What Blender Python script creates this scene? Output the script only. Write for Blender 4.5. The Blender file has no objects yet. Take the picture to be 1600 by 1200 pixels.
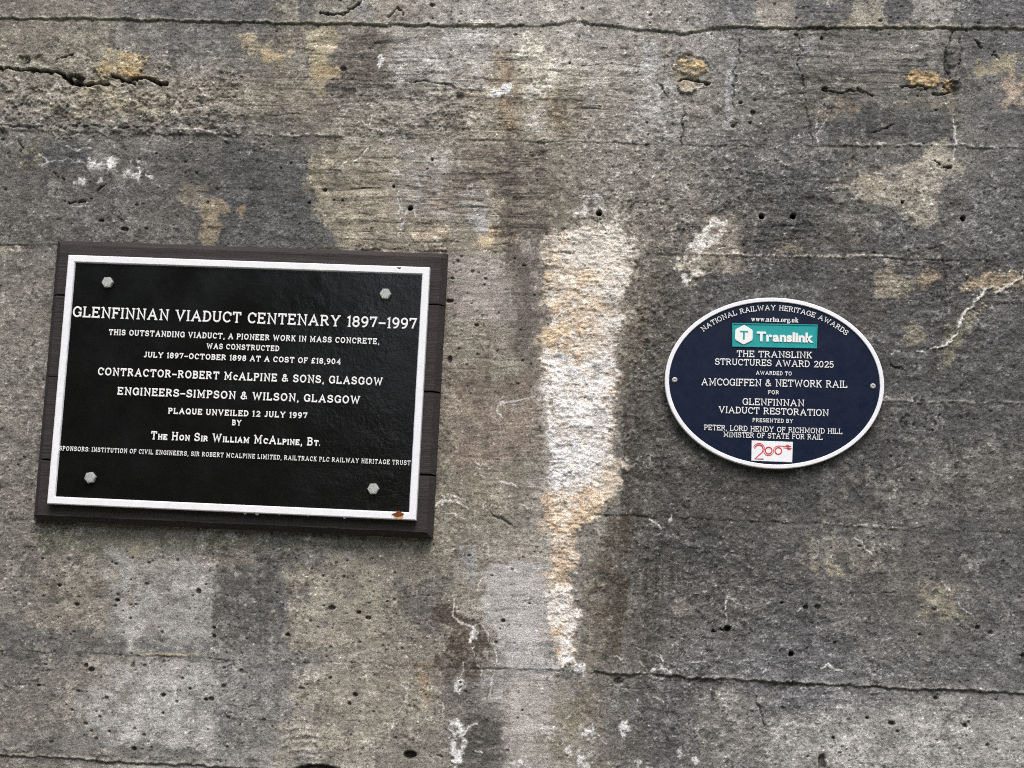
import bpy, math, random
import numpy as np
from mathutils import Matrix, Vector

scene = bpy.context.scene
col = scene.collection
R = math.radians

# ------------------------------------------------------------------ camera
CAM = np.array([0.0, -3.16, 1.65])
AR = np.array([0.99780348, 0.05603795, 0.03532661])
AU = np.array([-0.0276465, -0.13234723, 0.99081778])
AF = np.array([-0.06019878, 0.98961809, 0.13050727])
cd = bpy.data.cameras.new('camera')
cam = bpy.data.objects.new('camera', cd)
col.objects.link(cam)
cam.matrix_world = Matrix(((AR[0], AU[0], -AF[0], CAM[0]), (AR[1], AU[1], -AF[1], CAM[1]),
                           (AR[2], AU[2], -AF[2], CAM[2]), (0, 0, 0, 1)))
cd.sensor_width = 36.0
cd.lens = 36.0 * 2400 / 1600
cd.clip_start = 0.05
cd.clip_end = 3000
scene.camera = cam

# ------------------------------------------------------------------ light
world = bpy.data.worlds.new('World')
scene.world = world
world.use_nodes = True
wn = world.node_tree
sky = wn.nodes.new('ShaderNodeTexSky')
sky.sky_type = 'NISHITA'
sky.sun_disc = False
SUN_EL, SUN_AZ = 58.0, 168.0          # azimuth: 180 is straight in front of the wall
sky.sun_elevation = R(SUN_EL)
sky.sun_rotation = R(SUN_AZ)
sky.air_density = 1.0
sky.dust_density = 4.0
sky.ozone_density = 1.0
bg = wn.nodes['Background']
wn.links.new(sky.outputs[0], bg.inputs[0])
bg.inputs[1].default_value = 0.15
sd = bpy.data.lights.new('sun', 'SUN')
sd.energy = 1.5
sd.angle = R(24)
sd.color = (1.0, 0.98, 0.955)
sun = bpy.data.objects.new('sun', sd)
col.objects.link(sun)
sdir = Vector((math.sin(R(SUN_AZ)) * math.cos(R(SUN_EL)), math.cos(R(SUN_AZ)) * math.cos(R(SUN_EL)), math.sin(R(SUN_EL))))
sun.rotation_euler = sdir.to_track_quat('Z', 'Y').to_euler()
sun.location = sdir * 20
scene.view_settings.view_transform = 'Standard'
scene.view_settings.look = 'None'
scene.view_settings.gamma = 1.0
scene.view_settings.exposure = 0.55
scene.cycles.use_denoising = False
scene.cycles.filter_width = 1.05

# ------------------------------------------------------------------ helpers
def lin(c):
    return [(v / 12.92 if v <= 0.04045 else ((v + 0.055) / 1.055) ** 2.4) for v in [x / 255.0 for x in c]] + [1.0]

def ray(px, py, d=0.0):
    """survey units on the wall (a fixed chart of its face) to metres, on the plane d in front of the wall"""
    v = AF * 2400 + AR * (px - 800) - AU * (py - 600)
    t = (-d - CAM[1]) / v[1]
    return CAM + v * t

class MB:
    def __init__(s):
        s.v = []; s.f = []
    def add(s, vs, fs):
        o = len(s.v)
        s.v += [tuple(map(float, p)) for p in vs]
        s.f += [tuple(i + o for i in f) for f in fs]
    def build(s, name, mat, parent=None, smooth=False):
        me = bpy.data.meshes.new(name)
        me.from_pydata(s.v, [], s.f)
        me.materials.append(mat)
        if smooth:
            me.polygons.foreach_set('use_smooth', [True] * len(me.polygons))
        me.update()
        o = bpy.data.objects.new(name, me)
        col.objects.link(o)
        if parent is not None:
            o.parent = parent
        return o

def empty(name, loc, ry, label, cat, group=None):
    o = bpy.data.objects.new(name, None)
    col.objects.link(o)
    o.location = loc
    o.rotation_euler = (0, ry, 0)
    o['label'] = label
    o['category'] = cat
    if group:
        o['group'] = group
    o.empty_display_size = 0.05
    return o

def loft(mb, loops, cap0=True, cap1=True):
    """closed loops of equal length, skinned one to the next"""
    n = len(loops[0])
    vs = [p for l in loops for p in l]
    fs = []
    for k in range(len(loops) - 1):
        for i in range(n):
            j = (i + 1) % n
            fs.append((k * n + i, k * n + j, (k + 1) * n + j, (k + 1) * n + i))
    if cap0:
        fs.append(tuple(range(n))[::-1])
    if cap1:
        fs.append(tuple((len(loops) - 1) * n + i for i in range(n)))
    mb.add(vs, fs)

# ---- node helper
class NT:
    def __init__(s, name):
        s.m = bpy.data.materials.new(name)
        s.m.use_nodes = True
        s.t = s.m.node_tree
        s.b = s.t.nodes['Principled BSDF']
        s.co = s.t.nodes.new('ShaderNodeTexCoord').outputs['Object']
    def n(s, typ, **kw):
        nd = s.t.nodes.new(typ)
        for k, v in kw.items():
            setattr(nd, k, v)
        return nd
    def lk(s, a, b):
        s.t.links.new(a, b)
    def mapping(s, scale, loc=(0, 0, 0)):
        m = s.n('ShaderNodeMapping')
        m.inputs['Scale'].default_value = scale
        m.inputs['Location'].default_value = loc
        s.lk(s.co, m.inputs['Vector'])
        return m.outputs[0]
    def noise(s, scale, detail=2, rough=0.5, vec=None, dist=0.0):
        n = s.n('ShaderNodeTexNoise')
        n.inputs['Scale'].default_value = scale
        n.inputs['Detail'].default_value = detail
        n.inputs['Roughness'].default_value = rough
        n.inputs['Distortion'].default_value = dist
        s.lk(vec if vec is not None else s.co, n.inputs['Vector'])
        return n.outputs['Fac']
    def ramp(s, fac, stops):
        r = s.n('ShaderNodeValToRGB')
        e = r.color_ramp.elements
        while len(e) < len(stops):
            e.new(0.5)
        for el, (p, c) in zip(e, stops):
            el.position = p
            el.color = c if len(c) == 4 else (*c, 1)
        s.lk(fac, r.inputs[0])
        return r.outputs[0]
    def mr(s, fac, a, b, c, d):
        r = s.n('ShaderNodeMapRange')
        r.inputs[1].default_value = a; r.inputs[2].default_value = b
        r.inputs[3].default_value = c; r.inputs[4].default_value = d
        s.lk(fac, r.inputs[0])
        return r.outputs[0]
    def math(s, op, a, b=None):
        m = s.n('ShaderNodeMath', operation=op)
        for i, v in enumerate((a, b)):
            if v is None:
                continue
            if isinstance(v, (int, float)):
                m.inputs[i].default_value = v
            else:
                s.lk(v, m.inputs[i])
        return m.outputs[0]
    def mix(s, fac, a, b, blend='MIX'):
        m = s.n('ShaderNodeMix', data_type='RGBA', blend_type=blend)
        for i, v in ((0, fac), (6, a), (7, b)):
            if isinstance(v, (int, float)):
                m.inputs[i].default_value = v
            elif isinstance(v, (list, tuple)):
                m.inputs[i].default_value = v if len(v) == 4 else (*v, 1)
            else:
                s.lk(v, m.inputs[i])
        return m.outputs[2]
    def bump(s, h, strength, dist, prev=None):
        b = s.n('ShaderNodeBump')
        b.inputs['Strength'].default_value = strength
        b.inputs['Distance'].default_value = dist
        s.lk(h, b.inputs['Height'])
        if prev is not None:
            s.lk(prev, b.inputs['Normal'])
        return b.outputs[0]
    def base(s, c, rough=0.6, spec=0.5, metal=0.0, coat=0.0):
        if isinstance(c, (list, tuple)):
            s.b.inputs['Base Color'].default_value = c if len(c) == 4 else (*c, 1)
        else:
            s.lk(c, s.b.inputs['Base Color'])
        if isinstance(rough, (int, float)):
            s.b.inputs['Roughness'].default_value = rough
        else:
            s.lk(rough, s.b.inputs['Roughness'])
        s.b.inputs['Specular IOR Level'].default_value = spec
        s.b.inputs['Metallic'].default_value = metal
        s.b.inputs['Coat Weight'].default_value = coat
    def normal(s, n):
        s.lk(n, s.b.inputs['Normal'])

# ------------------------------------------------------------------ ground and an unseen hill, added for the black plate to reflect
def ground_material():
    t = NT('gravel_and_grass')
    n1 = t.noise(0.6, 4); n2 = t.noise(60, 3)
    c = t.ramp(n2, [(0.35, (.07, .066, .058)), (0.65, (.2, .19, .17))])
    g = t.ramp(n2, [(0.3, (.025, .04, .012)), (0.7, (.07, .09, .03))])
    # the gravel strip runs along the wall, rough grass beyond
    sep = t.n('ShaderNodeSeparateXYZ'); t.lk(t.co, sep.inputs[0])
    f = t.math('ADD', t.mr(sep.outputs[1], -3.5, -4.5, 0, 1), t.mr(n1, .3, .7, -.4, .4))
    t.base(t.mix(f, c, g), .95, .2)
    t.normal(t.bump(n2, .8, .02))
    return t.m

def hill_material():
    t = NT('added_hill_scrub')
    n1 = t.noise(.05, 6, .65); n2 = t.noise(.9, 4, .6)
    c = t.ramp(n1, [(0.35, (.018, .03, .012)), (0.6, (.045, .055, .02)), (0.75, (.07, .065, .035))])
    t.base(t.mix(.5, c, t.ramp(n2, [(0.3, (.012, .02, .008)), (0.7, (.06, .075, .03))])), .95, .1)
    return t.m

def setting():
    # one sheet: level beside the wall, rising into an added, unseen hill behind the camera
    rng = np.random.default_rng(4)
    mb = MB()
    mb.add([(-1500, 1500, 0), (-1500, -14, 0), (1500, -14, 0), (1500, 1500, 0)], [(0, 1, 2, 3)])
    g = mb.build('ground', ground_material()); g['kind'] = 'structure'
    hb = MB()
    xs = np.concatenate([np.linspace(-1500, -160, 24), np.linspace(-150, 150, 101), np.linspace(160, 1500, 24)])
    ys = -14 - np.concatenate([np.linspace(0, 60, 31), np.linspace(66, 700, 30)])
    ph = rng.uniform(0, 6.28, 12)
    V = []
    for y in ys:
        d = -14 - y
        for x in xs:
            h = 0.62 * d / (1 + d / 190.0)
            k = 1 + .22 * math.sin(x * .021 + ph[0]) + .12 * math.sin(x * .053 + ph[1] + d * .02) - .25 * math.tanh(x / 60 - .2)
            k *= 1 - .93 * math.exp(-((x / max(d + 14, 1) + .10) / .055) ** 2)  # notch shaped so the plate's right part reflects sky
            h = h * k + (min(d, 12) / 12) * (.5 * math.sin(x * .31 + ph[2]) * math.sin(d * .27 + ph[3]) + rng.normal(0, .35))
            V.append((x, y, h if d > 0 else -.02))
    nx = len(xs)
    F = [(j * nx + i, (j + 1) * nx + i, (j + 1) * nx + i + 1, j * nx + i + 1) for j in range(len(ys) - 1) for i in range(nx - 1)]
    hb.add(V, F)
    h = hb.build('added_hillside', hill_material(), smooth=True); h['kind'] = 'structure'  # never in view; added to darken the reflection in the black plate
setting()

# ------------------------------------------------------------------ the concrete wall
STEP = 0.0016
XA, XB, ZA, ZB = -1.46, 0.97, 1.13, 3.02
def graded(a, b, lo, hi, step):
    fine = np.arange(a, b + step * .5, step)
    def out(start, end):
        r = []; s = step; p = start
        sg = 1 if end > start else -1
        while (end - p) * sg > s:
            s *= 1.05; p += sg * s; r.append(p)
        r.append(end)
        return np.array(r)
    return np.concatenate([out(a, lo)[::-1], fine, out(b, hi)])
gx = graded(XA, XB, -7.0, 7.0, STEP)
gz = graded(ZA, ZB, -0.3, 8.0, STEP)
NX, NZ = len(gx), len(gz)
X = np.broadcast_to(gx[None, :], (NZ, NX)).astype(np.float32)
Z = np.broadcast_to(gz[:, None], (NZ, NX)).astype(np.float32)
# chart of the wall face (fixed homography, metres -> survey units)
def chart(x, z):
    dx, dy, dz = x - CAM[0], -CAM[1], z - CAM[2]
    w = dx * AF[0] + dy * AF[1] + dz * AF[2]
    return 800 + 2400 * (dx * AR[0] + dy * AR[1] + dz * AR[2]) / w, 600 - 2400 * (dx * AU[0] + dy * AU[1] + dz * AU[2]) / w
with np.errstate(all='ignore'):
    U, Vv = chart(X.astype(np.float64), Z.astype(np.float64))
U = np.clip(U, -900, 2500).astype(np.float32)
Vv = np.clip(Vv, -900, 2100).astype(np.float32)

TAB = np.random.default_rng(11).random((64, 256, 256), dtype=np.float32) * 2 - 1
def vn(a, b, seed):
    ia = np.floor(a); ib = np.floor(b)
    fa = a - ia; fb = b - ib
    ia = ia.astype(np.int32); ib = ib.astype(np.int32)
    fa = fa * fa * fa * (fa * (fa * 6 - 15) + 10)
    fb = fb * fb * fb * (fb * (fb * 6 - 15) + 10)
    T = TAB[seed % 64]
    i0 = ia & 255; i1 = (ia + 1) & 255; j0 = ib & 255; j1 = (ib + 1) & 255
    p = T[i0, j0]; q = T[i1, j0]; r = T[i0, j1]; s = T[i1, j1]
    p = p + (q - p) * fa
    r = r + (s - r) * fa
    return p + (r - p) * fb
def fbm(a, b, sa, sb, octs, seed, gain=0.55):
    t = 0; amp = 1.0; tot = 0
    for k in range(octs):
        t = t + amp * vn(a * sa * 2 ** k + 17.3 * k, b * sb * 2 ** k + 7.7 * k, seed + k)
        tot += amp * amp; amp *= gain
    return (t / math.sqrt(tot)).astype(np.float32)
def ridge(a, b, sa, sb, octs, seed):
    return 1 - np.abs(fbm(a, b, sa, sb, octs, seed, .5)) * 1.6
def sst(e0, e1, x):
    t = np.clip((x - e0) / (e1 - e0), 0, 1)
    return t * t * (3 - 2 * t)

# shared noise fields (wall metres)
Nlow = fbm(X, Z, 6, 6, 3, 1)
Nmid = fbm(X, Z, 22, 22, 4, 5)
Nfine = fbm(X, Z, 95, 95, 3, 10)
Nedge = fbm(X, Z, 34, 34, 5, 14, .7)            # ragged outlines
Nvert = fbm(X, Z, 28, 2.5, 4, 20)               # run-off streaks
Nhor = fbm(X, Z, 6, 75, 4, 25, .65)             # horizontal grain of the boards
Nwx = fbm(X, Z, 12, 12, 3, 30); Nwz = fbm(X, Z, 12, 12, 3, 34)
Ncrk = fbm(X + Nwx * .01, Z + Nwz * .006, 40, 62, 4, 38, .6)     # wrinkled skin
Nblk = fbm(X, Z, 55, 55, 4, 44, .75)
Nrag = (.75 * Nedge + .8 * Nmid + .35 * fbm(X, Z, 150, 150, 2, 52, .8) + .6 * fbm(X, Z, 9, 5, 3, 56)).astype(np.float32)

#@@TONES
# mean tone of the concrete, survey cells 100 x 100 (columns 0-1600, rows 0-1200)
L = np.array([
 [104,104, 98, 92, 100,122, 126,130,142,130, 128,112,108,112,118, 96],
 [112,114,118,112, 108,104, 116,120,136,132, 126,108, 98,100,100, 96],
 [ 88, 86, 86, 86,  86,112, 118,114,110,116, 108, 92, 92,100,118, 96],
 [ 88, 86, 92, 88,  84,110, 120,110,102,112, 106, 90, 84,104,102, 88],
 [104, 90, 90, 90,  90, 96, 112,122,104,112,  88, 84, 84, 90, 82, 86],
 [106, 90, 90, 90,  90, 96, 112,116,106,110,  84, 84, 84, 84, 84, 86],
 [104, 90, 90, 90,  90, 96, 106,108,106,106,  76, 80, 84, 84, 85, 86],
 [100, 92, 92, 92,  92, 96, 104,112,108,100,  74, 82, 86, 86, 90, 96],
 [ 98,106,114,112, 100,106, 102,110,120, 96,  78, 86, 94, 96, 90, 84],
 [104,106,120,122,  94,112, 104,116,134, 90,  86, 94, 92, 96, 94, 96],
 [ 96,112,124,126, 100,118, 108, 96,128, 98,  86, 94, 94, 96, 94, 90],
 [104,110,122,126, 112,114, 112, 92,128,100,  86, 98,118,124,124,120]], np.float32)
# warmth: 0 neutral, 1 beige, negative is cool
W = np.array([
 [.9,.8,.4,.2, .9,.9,.7,.5, .7,.6,.6,.2,.5,.6,.6,.0],
 [1.,1.1,1.2,1.0, 1.2,.9,.8,1.2, 1.4,.9,.7,.6,.5,.8,.5,.2],
 [.4,.3,.3,.3, .5,1.3,1.1,1.2, 1.1,.8,.7,.2,.1,.6,.8,.2],
 [.5,.3,.5,.3, .2,1.3,1.1,1.3, 1.3,.9,.9,.5,.3,.7,.5,.1],
 [.8,.5,.5,.5, .5,.8,1.0,1.0, 1.1,1.0,1.0,.2,.1,.5,.1,.3],
 [.8,.5,.5,.5, .5,.8,1.1,1.1, 1.0,1.0,.9,.2,.1,.2,.1,.1],
 [.8,.5,.5,.5, .5,.8,1.1,1.3, 1.0,.9,.5,.3,.1,.2,.1,.1],
 [.8,.7,.7,.6, .5,.8,1.1,1.4, .9,.8,.4,.6,.2,.2,.4,.6],
 [.8,1.,.8,.7, .4,.8,1.2,1.1, .9,.8,.3,.3,.3,.5,.3,.1],
 [.7,1.,.5,.3, .0,1.0,1.0,.9, .4,.8,.4,.4,.2,.3,.6,.2],
 [.7,.8,.5,.3, .2,.9,1.1,.9, .2,.9,.2,.1,-.1,.1,.3,.1],
 [.8,.8,.5,.4, .4,.9,.9,.6, .9,.9,.2,.3,.4,.3,.4,.3]], np.float32)
def bicubic(G, u, v):
    u = np.clip(u / 100 - .5, 0, G.shape[1] - 1.001); v = np.clip(v / 100 - .5, 0, G.shape[0] - 1.001)
    i = u.astype(int); j = v.astype(int); fu = u - i; fv = v - j
    fu = fu * fu * (3 - 2 * fu); fv = fv * fv * (3 - 2 * fv)
    a = G[j, i] * (1 - fu) + G[j, i + 1] * fu
    b = G[j + 1, i] * (1 - fu) + G[j + 1, i + 1] * fu
    return a * (1 - fv) + b * fv
L[3:10, 10:] -= 7; L[3:10, 11:14] -= 4; L[0:3, 11:] -= 5; L[3, 0:5] -= 3; L[2, 0:5] -= 2
wu = U + Nmid * 22 + Nlow * 14; wv = Vv + fbm(X, Z, 20, 20, 3, 50) * 18
Lm = 105 + (bicubic(L, wu, wv) - 103) * 1.35; Wm = bicubic(W, wu, wv)
RGB = np.stack([Lm * (1 + .042 * Wm), Lm, Lm * (1 - .095 * Wm)], -1).astype(np.float32)
H = np.zeros_like(X)                # relief towards the viewer, metres
ROUGH = np.full_like(X, .75)        # how broken the skin is
GRAIN = np.full_like(X, .25)        # board grain
SPK = np.full_like(X, .7)           # crystalline speckle
WRK = np.full_like(X, .30)          # wrinkled lime skin

def window(u0, v0, u1, v1, pad=40):
    """rows and columns of the grid that hold a survey rectangle"""
    p = [ray(a, b) for a in (u0 - pad, u1 + pad) for b in (v0 - pad, v1 + pad)]
    xs = [q[0] for q in p]; zs = [q[2] for q in p]
    c0, c1 = np.searchsorted(gx, [min(xs), max(xs)]); r0, r1 = np.searchsorted(gz, [min(zs), max(zs)])
    return slice(max(r0, 0), max(r1, 1)), slice(max(c0, 0), max(c1, 1))

def d_ell(w, cx, cy, rx, ry, rot=0):
    a = U[w] - cx; b = Vv[w] - cy
    c, s = math.cos(R(rot)), math.sin(R(rot))
    p = (a * c + b * s) / rx; q = (-a * s + b * c) / ry
    return (np.sqrt(p * p + q * q) - 1) * min(rx, ry)
Wu = (fbm(X, Z, 60, 60, 4, 61, .6) * 3.2).astype(np.float32); Wv = (fbm(X + 9, Z + 5, 60, 60, 4, 62, .6) * 3.0).astype(np.float32)
def d_line(w, pts, wob=1.0):
    best = None
    for (x0, y0), (x1, y1) in zip(pts[:-1], pts[1:]):
        a = U[w] + Wu[w] * wob - x0; b = Vv[w] + Wv[w] * wob - y0; ex, ey = x1 - x0, y1 - y0
        t = np.clip((a * ex + b * ey) / (ex * ex + ey * ey + 1e-6), 0, 1)
        d = np.hypot(a - t * ex, b - t * ey)
        best = d if best is None else np.minimum(best, d)
    return best
def d_poly(w, pts):
    d = d_line(w, list(pts) + [pts[0]])
    u = U[w]; v = Vv[w]; ins = np.zeros(u.shape, bool)
    n = len(pts)
    for i in range(n):
        x0, y0 = pts[i]; x1, y1 = pts[(i + 1) % n]
        if y0 == y1:
            continue
        c = (y0 > v) != (y1 > v)
        ins ^= c & (u < (x1 - x0) * (v - y0) / (y1 - y0) + x0)
    return np.where(ins, -d, d)

def mask(kind, geo, soft=6, rag=6, rag_n=None):
    """soft-edged mask of a shape with a ragged outline"""
    if kind == 'e':
        cx, cy, rx, ry = geo[:4]; m = max(rx, ry) if len(geo) > 4 else None
        w = window(cx - (m or rx), cy - (m or ry), cx + (m or rx), cy + (m or ry), 14 + soft * 2 + rag * 2)
        d = d_ell(w, *geo)
    else:
        xs = [p[0] for p in geo]; ys = [p[1] for p in geo]
        w = window(min(xs), min(ys), max(xs), max(ys), 14 + soft * 2 + rag * 2)
        d = d_poly(w, geo) if kind == 'p' else d_line(w, geo)
    n = (Nedge if rag_n is None else rag_n)[w]
    if soft > 2.5:
        n = Nrag[w] if rag_n is None else n * .8 + Nrag[w] * .6
        soft = soft * .7; rag = rag * 1.5
    return w, 1 - sst(-soft, soft, d + n * rag)

def tint(w, m, rgb, k=1.0, raw=False):
    g_ = sum(rgb) / 3.0
    rgb = [g_ + (v - g_) * (1.0 if raw else .82) for v in rgb]
    if rgb[2] > rgb[0]:
        rgb[2] = rgb[0] + (rgb[2] - rgb[0]) * .35
    else:
        rgb[1] += (rgb[0] - rgb[1]) * (0 if raw else .12)
    m = (m * k)[..., None]
    RGB[w] = RGB[w] * (1 - m) + np.array(rgb, np.float32) * m
def scale(w, m, f):
    RGB[w] *= (1 + m * (f - 1))[..., None]
def setf(F, w, m, val):
    F[w] = F[w] * (1 - m) + val * m
def blob(x, y, rx, ry, rgb, k=.8, soft=8, rag=9, rot=0, h=0, patch=0):
    k = min(1.0, k * 1.15)
    w, m = mask('e', (x, y, rx, ry, rot) if rot else (x, y, rx, ry), soft, rag)
    if patch:
        m = m * sst(-.35, .35, Nblk[w] + patch)
    tint(w, m, rgb, k)
    if h:
        H[w] += m * h
    return w, m
def area(pts, rgb, k=.8, soft=8, rag=9, patch=None, rn=None):
    k = min(1.0, k * 1.18)
    lum = sum(rgb) / 3.0
    rgb = [v + (lum - 104) * .14 for v in rgb]
    w, m = mask('p', pts, soft, rag, rn)
    if patch is None and k < 1 and soft > 4:
        patch = .5
    if patch is not None:
        m = m * sst(-.45, .45, Nblk[w] + .4 * Nmid[w] + patch)
    tint(w, m, rgb, k)
    return w, m
def field(F, pts, val, soft=25, rag=20):
    w, m = mask('p', pts, soft, rag); setf(F, w, m, val)
def stroke(pts, width, rgb, k=.9, soft=1.2, rag=1.2, h=0.0, brk=None):
    w, m = mask('l', pts, 1, 1)
    d = d_line(w, pts)
    wd = width * (.28 + .75 * np.clip(Nfine[w] + .55, 0, 1.3)) * .5
    m = 1 - sst(wd - soft, wd + soft, d + Nfine[w] * rag)
    if brk is not None:
        m = m * sst(-.15, .2, Nblk[w] + brk)
    tint(w, m, rgb, k)
    if h:
        H[w] += m * h
    return w, m
def rect(x0, y0, x1, y1):
    return [(x0, y0), (x1, y0), (x1, y1), (x0, y1)]

# ---- texture regions
field(GRAIN, [(360,60),(1000,60),(1000,220),(480,220),(360,190)], .8)
field(GRAIN, [(485,235),(860,235),(860,390),(530,390)], .95, 8, 10)
field(GRAIN, rect(1230, 55, 1480, 160), .9)
field(GRAIN, rect(1180, 275, 1320, 400), .7)
field(GRAIN, rect(1340, 400, 1600, 480), .6)
field(GRAIN, rect(330, 190, 500, 360), .5)
field(WRK, [(800,60),(1260,60),(1300,400),(1040,460),(1050,760),(1500,1060),(980,1200),(960,600),(990,400),(860,300)], 1.0, 40, 40)
field(WRK, rect(1380, 300, 1600, 540), .75)
field(WRK, rect(0, 100, 380, 205), 1.0)
field(WRK, rect(540, 130, 800, 215), 1.0)
field(WRK, rect(0, 540, 90, 840), .8)
field(SPK, [(480,220),(880,220),(880,420),(700,1180),(840,1180),(860,500),(850,200)], .3)
field(ROUGH, [(700,400),(850,400),(850,560),(760,520),(700,510)], .12)
field(ROUGH, rect(720, 560, 850, 760), .4)
field(ROUGH, [(170,860),(330,860),(330,1180),(120,1180)], .4)
field(ROUGH, rect(760, 880, 860, 1200), .15)
field(GRAIN, rect(700, 400, 860, 1200), .35)
field(ROUGH, rect(0, 90, 380, 205), 1.3)
field(ROUGH, rect(540, 130, 740, 215), 1.2)
field(ROUGH, rect(950, 250, 1600, 800), 1.0)

# ---- broad stains
area([(360,222),(484,240),(480,290),(497,320),(502,345),(526,365),(533,392),(300,392),(340,330)], (76,77,78), .75, 6, 7)
area([(484,240),(545,236),(620,232),(700,300),(850,330),(850,400),(530,392),(520,362),(500,345),(495,318),(480,290)], (130,119,101), .8, 8, 6)
area([(482,247),(522,245),(515,290),(500,318),(480,290)], (128,118,96), .6, 6, 5)
area(rect(625, 225, 765, 345), (142,138,131), .65, 22, 12)
area([(760,225),(860,225),(870,420),(850,560),(805,560),(800,400),(770,330)], (94,84,77), .7, 16, 10, rn=Nvert)
area([(725,235),(775,235),(775,300),(710,290)], (96,84,74), .7, 10, 10)
area([(700,402),(800,402),(812,500),(740,508),(700,500)], (140,128,120), .9, 12, 8, .8)
area([(800,360),(850,360),(850,560),(810,550)], (98,88,82), .7, 12, 5, rn=Nvert)
area([(720,600),(850,590),(852,700),(760,740),(710,720)], (126,109,97), .75, 25, 16, .6)
area([(690,560),(800,575),(850,560),(850,610),(700,620)], (104,90,79), .6, 12, 10)
area([(700,830),(850,800),(850,880),(760,890),(700,900)], (124,116,106), .5, 16, 14)
area([(766,70),(812,70),(806,210),(770,205)], (116,92,72), .55, 12, 8, rn=Nvert)
area([(845,140),(905,140),(905,215),(845,215)], (98,82,66), .75, 10, 10, .3, rn=Nvert)
area([(470,75),(530,75),(528,50),(700,55),(700,130),(530,140),(510,190),(500,110)], (104,98,90), .5, 14, 8)
area([(525,50),(612,50),(612,135),(500,150),(510,110)], (88,82,74), .7, 7, 6)
area(rect(615, 60, 760, 135), (150,146,139), .75, 18, 12)
area(rect(968, 560, 1010, 1060), (64,59,53), .75, 16, 14, .35, rn=Nvert)
area(rect(1000, 560, 1050, 800), (72,68,62), .6, 18, 14, .3)
area(rect(968, 440, 1010, 620), (84,76,64), .6, 14, 6, rn=Nvert)
area([(945,800),(995,800),(992,960),(975,1040),(945,1040),(915,930),(915,860)], (66,58,48), .7, 14, 14, .35, rn=Nvert)
area([(905,860),(945,860),(940,1045),(905,1040)], (108,100,86), .5, 10, 12)
area([(1050,400),(1380,400),(1380,470),(1060,520)], (76,75,74), .55, 20, 14)
area([(1000,560),(1060,560),(1090,690),(1180,740),(1080,800),(1000,800)], (72,70,67), .55, 25, 18)
area(rect(1280, 160, 1485, 225), (70,71,73), .75, 10, 9)
area([(1275,232),(1480,232),(1400,262),(1330,270),(1275,280)], (72,73,75), .6, 10, 10)
area([(1380,320),(1420,345),(1470,345),(1470,390),(1350,400),(1350,350)], (74,75,79), .7, 12, 10)
area([(1480,290),(1600,270),(1600,400),(1500,400)], (88,88,88), .5, 20, 12)
area([(1410,460),(1470,480),(1460,520),(1400,545),(1370,520)], (80,80,80), .5, 16, 12)
area(rect(1500, 480, 1600, 545), (80,81,83), .6, 14, 12)
area(rect(190, 0, 430, 38), (86,86,88), .6, 14, 10)
area([(40,228),(145,225),(145,255),(110,262),(40,260)], (76,76,78), .7, 8, 8)
area([(145,222),(222,225),(225,290),(200,300),(145,262)], (108,106,98), .65, 6, 8)
area(rect(0, 300, 120, 370), (92,90,84), .4, 20, 14)
# board-edge run-off beneath the left plaque
area([(55,830),(690,845),(690,862),(60,862)], (92,92,76), .75, 9, 7, rn=Nvert)
area([(300,850),(410,850),(400,900),(300,895)], (106,98,88), .7, 14, 12)
area([(405,862),(446,866),(446,1005),(410,1010)], (76,75,72), .75, 12, 12, .6, Nvert)
area([(372,885),(415,880),(420,1018),(374,1020)], (78,77,74), .75, 12, 12, .55, Nvert)
area([(340,905),(382,895),(384,1012),(336,1005)], (82,81,77), .75, 9, 12, .45, Nvert)
area(rect(338, 1025, 375, 1200), (96,95,92), .6, 14, 14, .3, Nvert)
area(rect(375, 1025, 428, 1150), (104,103,99), .6, 14, 14, .3, Nvert)
area([(450,880),(605,880),(605,1000),(450,1020)], (136,128,110), .7, 14, 12)
area([(450,1040),(690,1060),(680,1130),(440,1190)], (134,127,110), .65, 18, 14)
area([(606,905),(700,900),(695,995),(640,1000),(608,960)], (84,82,77), .7, 8, 10)
area([(680,940),(742,960),(775,1000),(775,1060),(690,1065)], (70,60,52), .75, 12, 14, .4)
area([(690,1060),(772,1060),(740,1110),(690,1110)], (88,84,80), .7, 14, 12)
area([(735,1120),(792,1125),(790,1190),(740,1195),(715,1180)], (70,67,63), .7, 10, 12)
area([(765,880),(858,880),(850,1040),(790,1045),(755,960)], (154,150,146), .85, 10, 6)
area([(785,1050),(885,1055),(880,1200),(790,1200)], (150,143,135), .8, 14, 10)
area([(745,1030),(800,1035),(790,1110),(750,1100)], (142,139,136), .7, 12, 8)
area([(885,1060),(935,1060),(930,1130),(880,1200),(860,1150)], (112,102,84), .55, 12, 12)
area(rect(940, 1060, 1090, 1200), (82,81,80), .55, 25, 20)
area([(1090,1080),(1190,1090),(1190,1200),(1095,1190)], (124,120,112), .65, 16, 16)
area([(1200,1080),(1290,1085),(1280,1120),(1200,1110)], (86,87,92), .7, 14, 10)  # soft shadow under the ledge, painted into the colour
area([(1200,1120),(1600,1105),(1600,1200),(1190,1200)], (140,138,130), .8, 18, 16)
area([(170,870),(330,870),(332,1010),(190,1010)], (144,142,135), .8, 18, 14)
area([(200,1040),(330,1040),(330,1180),(120,1180),(130,1090)], (146,144,138), .8, 22, 14)
area([(50,900),(120,900),(125,1000),(50,990)], (112,104,90), .55, 14, 14)
area([(0,975),(330,1005),(330,1030),(0,1020)], (78,78,78), .6, 9, 8)
area([(0,1140),(120,1150),(330,1170),(330,1185),(0,1180)], (86,84,80), .6, 9, 8)
area([(650,1030),(672,1030),(672,1110),(655,1110)], (128,100,76), .55, 8, 5, rn=Nvert)
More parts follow.
